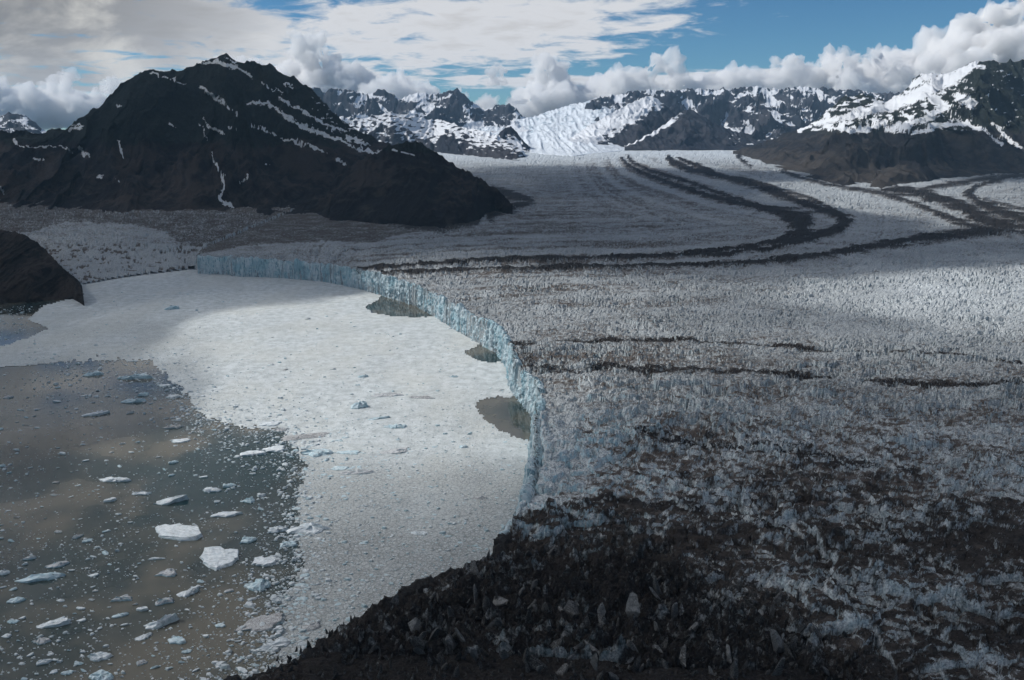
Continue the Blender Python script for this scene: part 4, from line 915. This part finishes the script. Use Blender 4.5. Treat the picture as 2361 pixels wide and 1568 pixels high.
crumbs('ice_rubble', 'darker blue-grey ice lumps scattered over the packed brash', M_BERGB, np.stack([X, Y, 0 * X + 0.6], 1), np.clip(r5.lognormal(1.0, 0.55, len(X)), 1.0, 9), 36)

# ------------------------------------------------------------------ seracs standing out of the near debris-mantled margin
def serac_mesh(seed):
    import bmesh
    r = np.random.default_rng(seed); bm = bmesh.new(); asp = r.uniform(.3, .8); lean = r.normal(0, .25, 2)
    for k in range(16):
        z = r.random() ** 0.9; q = (1 - 0.66 * z ** 1.5) * r.uniform(0.22, 0.42)
        t = r.uniform(0, 6.28); bm.verts.new((math.cos(t) * q + lean[0] * z, math.sin(t) * q * asp + lean[1] * z, z))
    bmesh.ops.convex_hull(bm, input=bm.verts)
    bmesh.ops.delete(bm, geom=[v for v in bm.verts if not v.link_faces], context='VERTS')
    me = bpy.data.meshes.new('serac'); bm.to_mesh(me); bm.free(); me.materials.append(M_SERAC); return me
SER = [serac_mesh(400 + k) for k in range(14)]
AREA = [(870, 1420), (1040, 1340), (1140, 1290), (1300, 1250), (1560, 1270), (1700, 1320), (1850, 1440), (2000, 1560), (1300, 1575), (900, 1500)]
n = 0; done = []
while n < 290:
    px, py = rng.uniform(860, 2010), rng.uniform(1240, 1600)
    if not inside(np.array([px]), np.array([py]), AREA)[0]: continue
    w = rng.uniform(0.55, 1.35) * (1 + 0.25 * (py > 1400))
    if any((px - a) ** 2 + (py - b) ** 2 < (13 * w) ** 2 for a, b in done): continue
    done.append((px, py)); X, Y = at_z(px, py, 58.0)
    o = bpy.data.objects.new('serac', SER[n % 14]); link(o, glacier)
    o.location = (X, Y, 53.0 + rng.uniform(-2, 5)); s = 13.0 * w * rng.uniform(0.5, 1.35); o.scale = (s, s, s * rng.uniform(0.7, 1.3)); o.rotation_euler = (rng.normal(0, .32), rng.normal(0, .32), rng.uniform(0, 6.28)); n += 1

def shards():
    r = np.random.default_rng(77); n = 2600
    p = scatter(n, (560, 1230, 2150, 1600), lambda a, b: inside(a, b, [(620, 1530), (870, 1395), (1040, 1318), (1140, 1280), (1300, 1245), (1560, 1255), (1750, 1300), (1900, 1420), (2120, 1600), (1300, 1600), (620, 1580)]), None, 78)
    X, Y = at_z(p[:, 0], p[:, 1], 58.0); sz = np.clip(r.lognormal(1.35, 0.45, n), 1.5, 11)
    k = 5; th = np.arange(k)[None] / k * 2 * np.pi + r.uniform(0, 6, (n, 1)); rad = sz[:, None] * .34 * r.uniform(.6, 1.3, (n, k)); asp = r.uniform(.35, 1, (n, 1)); ro = r.uniform(0, 6.28, (n, 1))
    ex, ey = np.cos(th) * rad, np.sin(th) * rad * asp; x = ex * np.cos(ro) - ey * np.sin(ro); y = ex * np.sin(ro) + ey * np.cos(ro)
    le = r.normal(0, .4, (n, 2)) * sz[:, None]; z0 = 54 + r.uniform(-2, 4, n)
    a = np.stack([X[:, None] + x, Y[:, None] + y, z0[:, None] + 0 * x], -1)
    b = np.stack([X[:, None] + x * .7 + le[:, :1] * .6, Y[:, None] + y * .7 + le[:, 1:] * .6, z0[:, None] + sz[:, None] * r.uniform(.4, .9, (n, k))], -1)
    c = np.stack([X + le[:, 0], Y + le[:, 1], z0 + sz * r.uniform(.9, 1.5, n)], -1)[:, None]
    V = np.concatenate([a, b, c], 1); f = []
    for i in range(k):
        j = (i + 1) % k; f += [(i, j, k + j), (i, k + j, k + i), (k + i, k + j, 2 * k)]
    F = (np.arange(n)[:, None, None] * (2 * k + 1) + np.array(f)[None]).reshape(-1, 3)
    o = mesh_np('serac_rubble', V.reshape(-1, 3), F, M_SHARD, parent=glacier); o['kind'] = 'stuff'
shards()

# ------------------------------------------------------------------ clouds
from mathutils import noise as mnoise
def cumulus(label, cx, cy, w, h, Y0, seed, dens=0.0042, n=34, flat=0.62, lift=0.0):
    """a heap cloud: many puffs on a flat base, fused to one skin that holds even scattering vapour"""
    r = np.random.default_rng(seed); m = Y0 / FPX
    a, c = ray(cx, cy); X0, Z0 = a * Y0, CAM_Z + c * Y0; Wm, Hm = w * m, h * m
    import bmesh
    bm = bmesh.new()
    from mathutils import Matrix
    zb = Z0 - Hm * 0.5
    for k in range(n):
        u = r.uniform(-1, 1); env = (1 - abs(u) ** 2.4) ** 0.5 * (0.72 + 0.4 * math.sin(u * 5 + seed))
        zt = abs(r.random() ** 0.7) * env
        rad = min(Wm, Hm * 1.6) * r.uniform(0.13, 0.25) * (1.15 - 0.5 * zt)
        px = X0 + u * (Wm * 0.5 - rad * 0.6); pz = max(zb + rad * flat, zb + zt * Hm - rad)
        py = Y0 + r.normal(0, 0.22) * min(Wm, Hm * 2)
        bmesh.ops.create_icosphere(bm, subdivisions=2, radius=rad, matrix=Matrix.Translation((px - X0, max(py - Y0, -900), pz - zb)) @ Matrix.Diagonal((1.15, 1.0, 0.92, 1)))
    me = bpy.data.meshes.new('tmp'); bm.to_mesh(me); bm.free()
    ob = bpy.data.objects.new('tmp', me); SC.collection.objects.link(ob)
    md = ob.modifiers.new('fuse', 'REMESH'); md.mode = 'VOXEL'; md.voxel_size = max(Wm, Hm) / 70
    dg = bpy.context.evaluated_depsgraph_get(); dg.update()
    me2 = bpy.data.meshes.new_from_object(ob.evaluated_get(dg)); bpy.data.objects.remove(ob)
    sc1 = 1 / (min(Wm, Hm) * 0.22)
    amp = min(Wm, Hm) * 0.075
    nrm = [v.normal.copy() for v in me2.vertices]
    for v, nn in zip(me2.vertices, nrm):
        p = v.co * sc1 + Vector((seed * 3.1, 0, 0))
        t = mnoise.turbulence(p, 4, False, amplitude_scale=0.55, frequency_scale=2.1)
        v.co += nn * amp * (t - 0.45) * 2.2
        if v.co.z < 0: v.co.z *= 0.3
    me2.name = 'cumulus_cloud'; me2.materials.clear(); me2.materials.append(mat_cloud('cumulus_vapour', dens, 0.0))
    o = bpy.data.objects.new('cumulus_cloud', me2); link(o); o.location = (X0, Y0, zb)
    return tag(o, label, 'cloud', 'heap clouds behind the mountains')
cumulus('heaped white cloud rising behind the dark left mountain', 695, 158, 330, 160, 33000, 1, n=50)
cumulus('grey-cream cloud heap behind the low left ridge', 60, 212, 330, 150, 30000, 11, n=50)
cumulus('bright ragged cloud low beside the left mountain flank', 235, 232, 210, 118, 32000, 12, n=34)
cumulus('small puffy cloud above the jagged left peaks', 925, 192, 165, 105, 31000, 2, n=22)
cumulus('narrow towering cloud over the icefall valley', 1158, 200, 110, 165, 31000, 3, n=22)
cumulus('wide pale cloud mass right of the narrow tower', 1335, 190, 290, 175, 33000, 4)
cumulus('long flat cloud bank capping the dark mountain wall', 1690, 165, 560, 130, 31000, 5, n=60)
cumulus('tall cauliflower cloud left of the snowy right mountain', 2010, 145, 220, 205, 30000, 6, n=40)
cumulus('huge grey-white cloud piled over the right mountain', 2300, 95, 460, 300, 30000, 7, n=60)
cumulus('low cream cloud strip behind the pointed far peak', 1060, 225, 160, 60, 36000, 8, n=24)

def cloud_deck():
    st = 90.0
    gx = np.arange(-14000, 7000, st); gy = np.arange(-6000, 14000, st); X, Y = np.meshgrid(gx, gy)
    n = fbm(X / 3400 + 4.2, Y / 3400, 6, 301, 0.55)
    off = 2000 / math.tan(SUN_EL); ox, oy = math.sin(SUN_AZ) * off, math.cos(SUN_AZ) * off
    bias = 0.30 + 0 * X
    def hole(gx0, gy0, sx, sy, a): return a * np.exp(-((X - gx0 - ox) / sx) ** 2 - ((Y - gy0 - oy) / sy) ** 2)
    bias -= hole(-250, 1800, 650, 850, 0.6) + hole(1550, 2150, 800, 480, 1.3) + hole(2600, 5300, 1100, 1100, 0.6) + hole(-900, 2200, 300, 260, 0.25)  # gaps shaped so that sun reaches the ice pack and right-hand ice
    bias += hole(500, 500, 1500, 600, 0.32) + hole(-1800, 5000, 2200, 1400, 0.6) + hole(-1500, 3000, 500, 500, 0.35) + hole(300, 4300, 1300, 1300, 0.5)  # layer thickened to shade the foreground, left mountain, lobe and upper glacier
    az = np.arctan2(X, np.maximum(Y, 1)); dist = np.hypot(X, Y)
    lim = np.interp(np.degrees(az), [-90, -40, -30, 90], [12000, 9500, 8500, 8500])
    bias -= 1.2 * sstep(-1500, 2500, dist - lim) * (Y > 0)
    edge = np.minimum.reduce([X + 14000, 7000 - X, Y + 6000, 14000 - Y]); bias -= 1.5 * (1 - sstep(0, 1500, edge))
    t = np.clip((n + bias) * 2.2, 0, 1); t = t * np.clip(0.75 + 0.9 * fbm(X / 1100, Y / 1100, 5, 303, 0.55), 0.1, 1.3); t = np.clip(t, 0, None)
    t = t * (1 - 0.5 * sstep(6000, 10000, dist))
    top = 2150 + 700 * t; bot = 2150 - 290 * t * (0.9 + 1.3 * fbm(X / 900, Y / 900, 5, 304, 0.55))
    nr, nc = X.shape; q = grid_quads(nr, nc); q = q[(t.ravel()[q] > 0.004).any(1)]
    co = np.concatenate([np.stack([X, Y, top], -1).reshape(-1, 3), np.stack([X, Y, bot], -1).reshape(-1, 3)])
    N_ = nr * nc; co[N_:][t.ravel() <= 0.004, 2] = 2150; co[:N_][t.ravel() <= 0.004, 2] = 2150
    F = np.concatenate([q, q[:, ::-1] + N_]); co, F, _ = compact(co, F, None)
    return tag(mesh_np('clouds', co, F, mat_cloud('deck_vapour', 0.0026, 0.1), smooth=True), 'broken grey cloud layer overhead and to the left', kind='stuff')
cloud_deck()

# ------------------------------------------------------------------ haze
hz = np.array([[x, y, z] for z in (-90, 1715) for x, y in ((-32000, -5500), (32000, -5500), (32000, 26200), (-32000, 26200))], float)
haze = mesh_np('haze', hz, [[0, 3, 2, 1], [4, 5, 6, 7], [0, 1, 5, 4], [1, 2, 6, 5], [2, 3, 7, 6], [3, 0, 4, 7]], mat_cloud('thin_haze', 1.0e-5, 0.0, (0.45, 0.72, 1.0)))
tag(haze, 'thin blue haze filling the fjord air', kind='stuff')
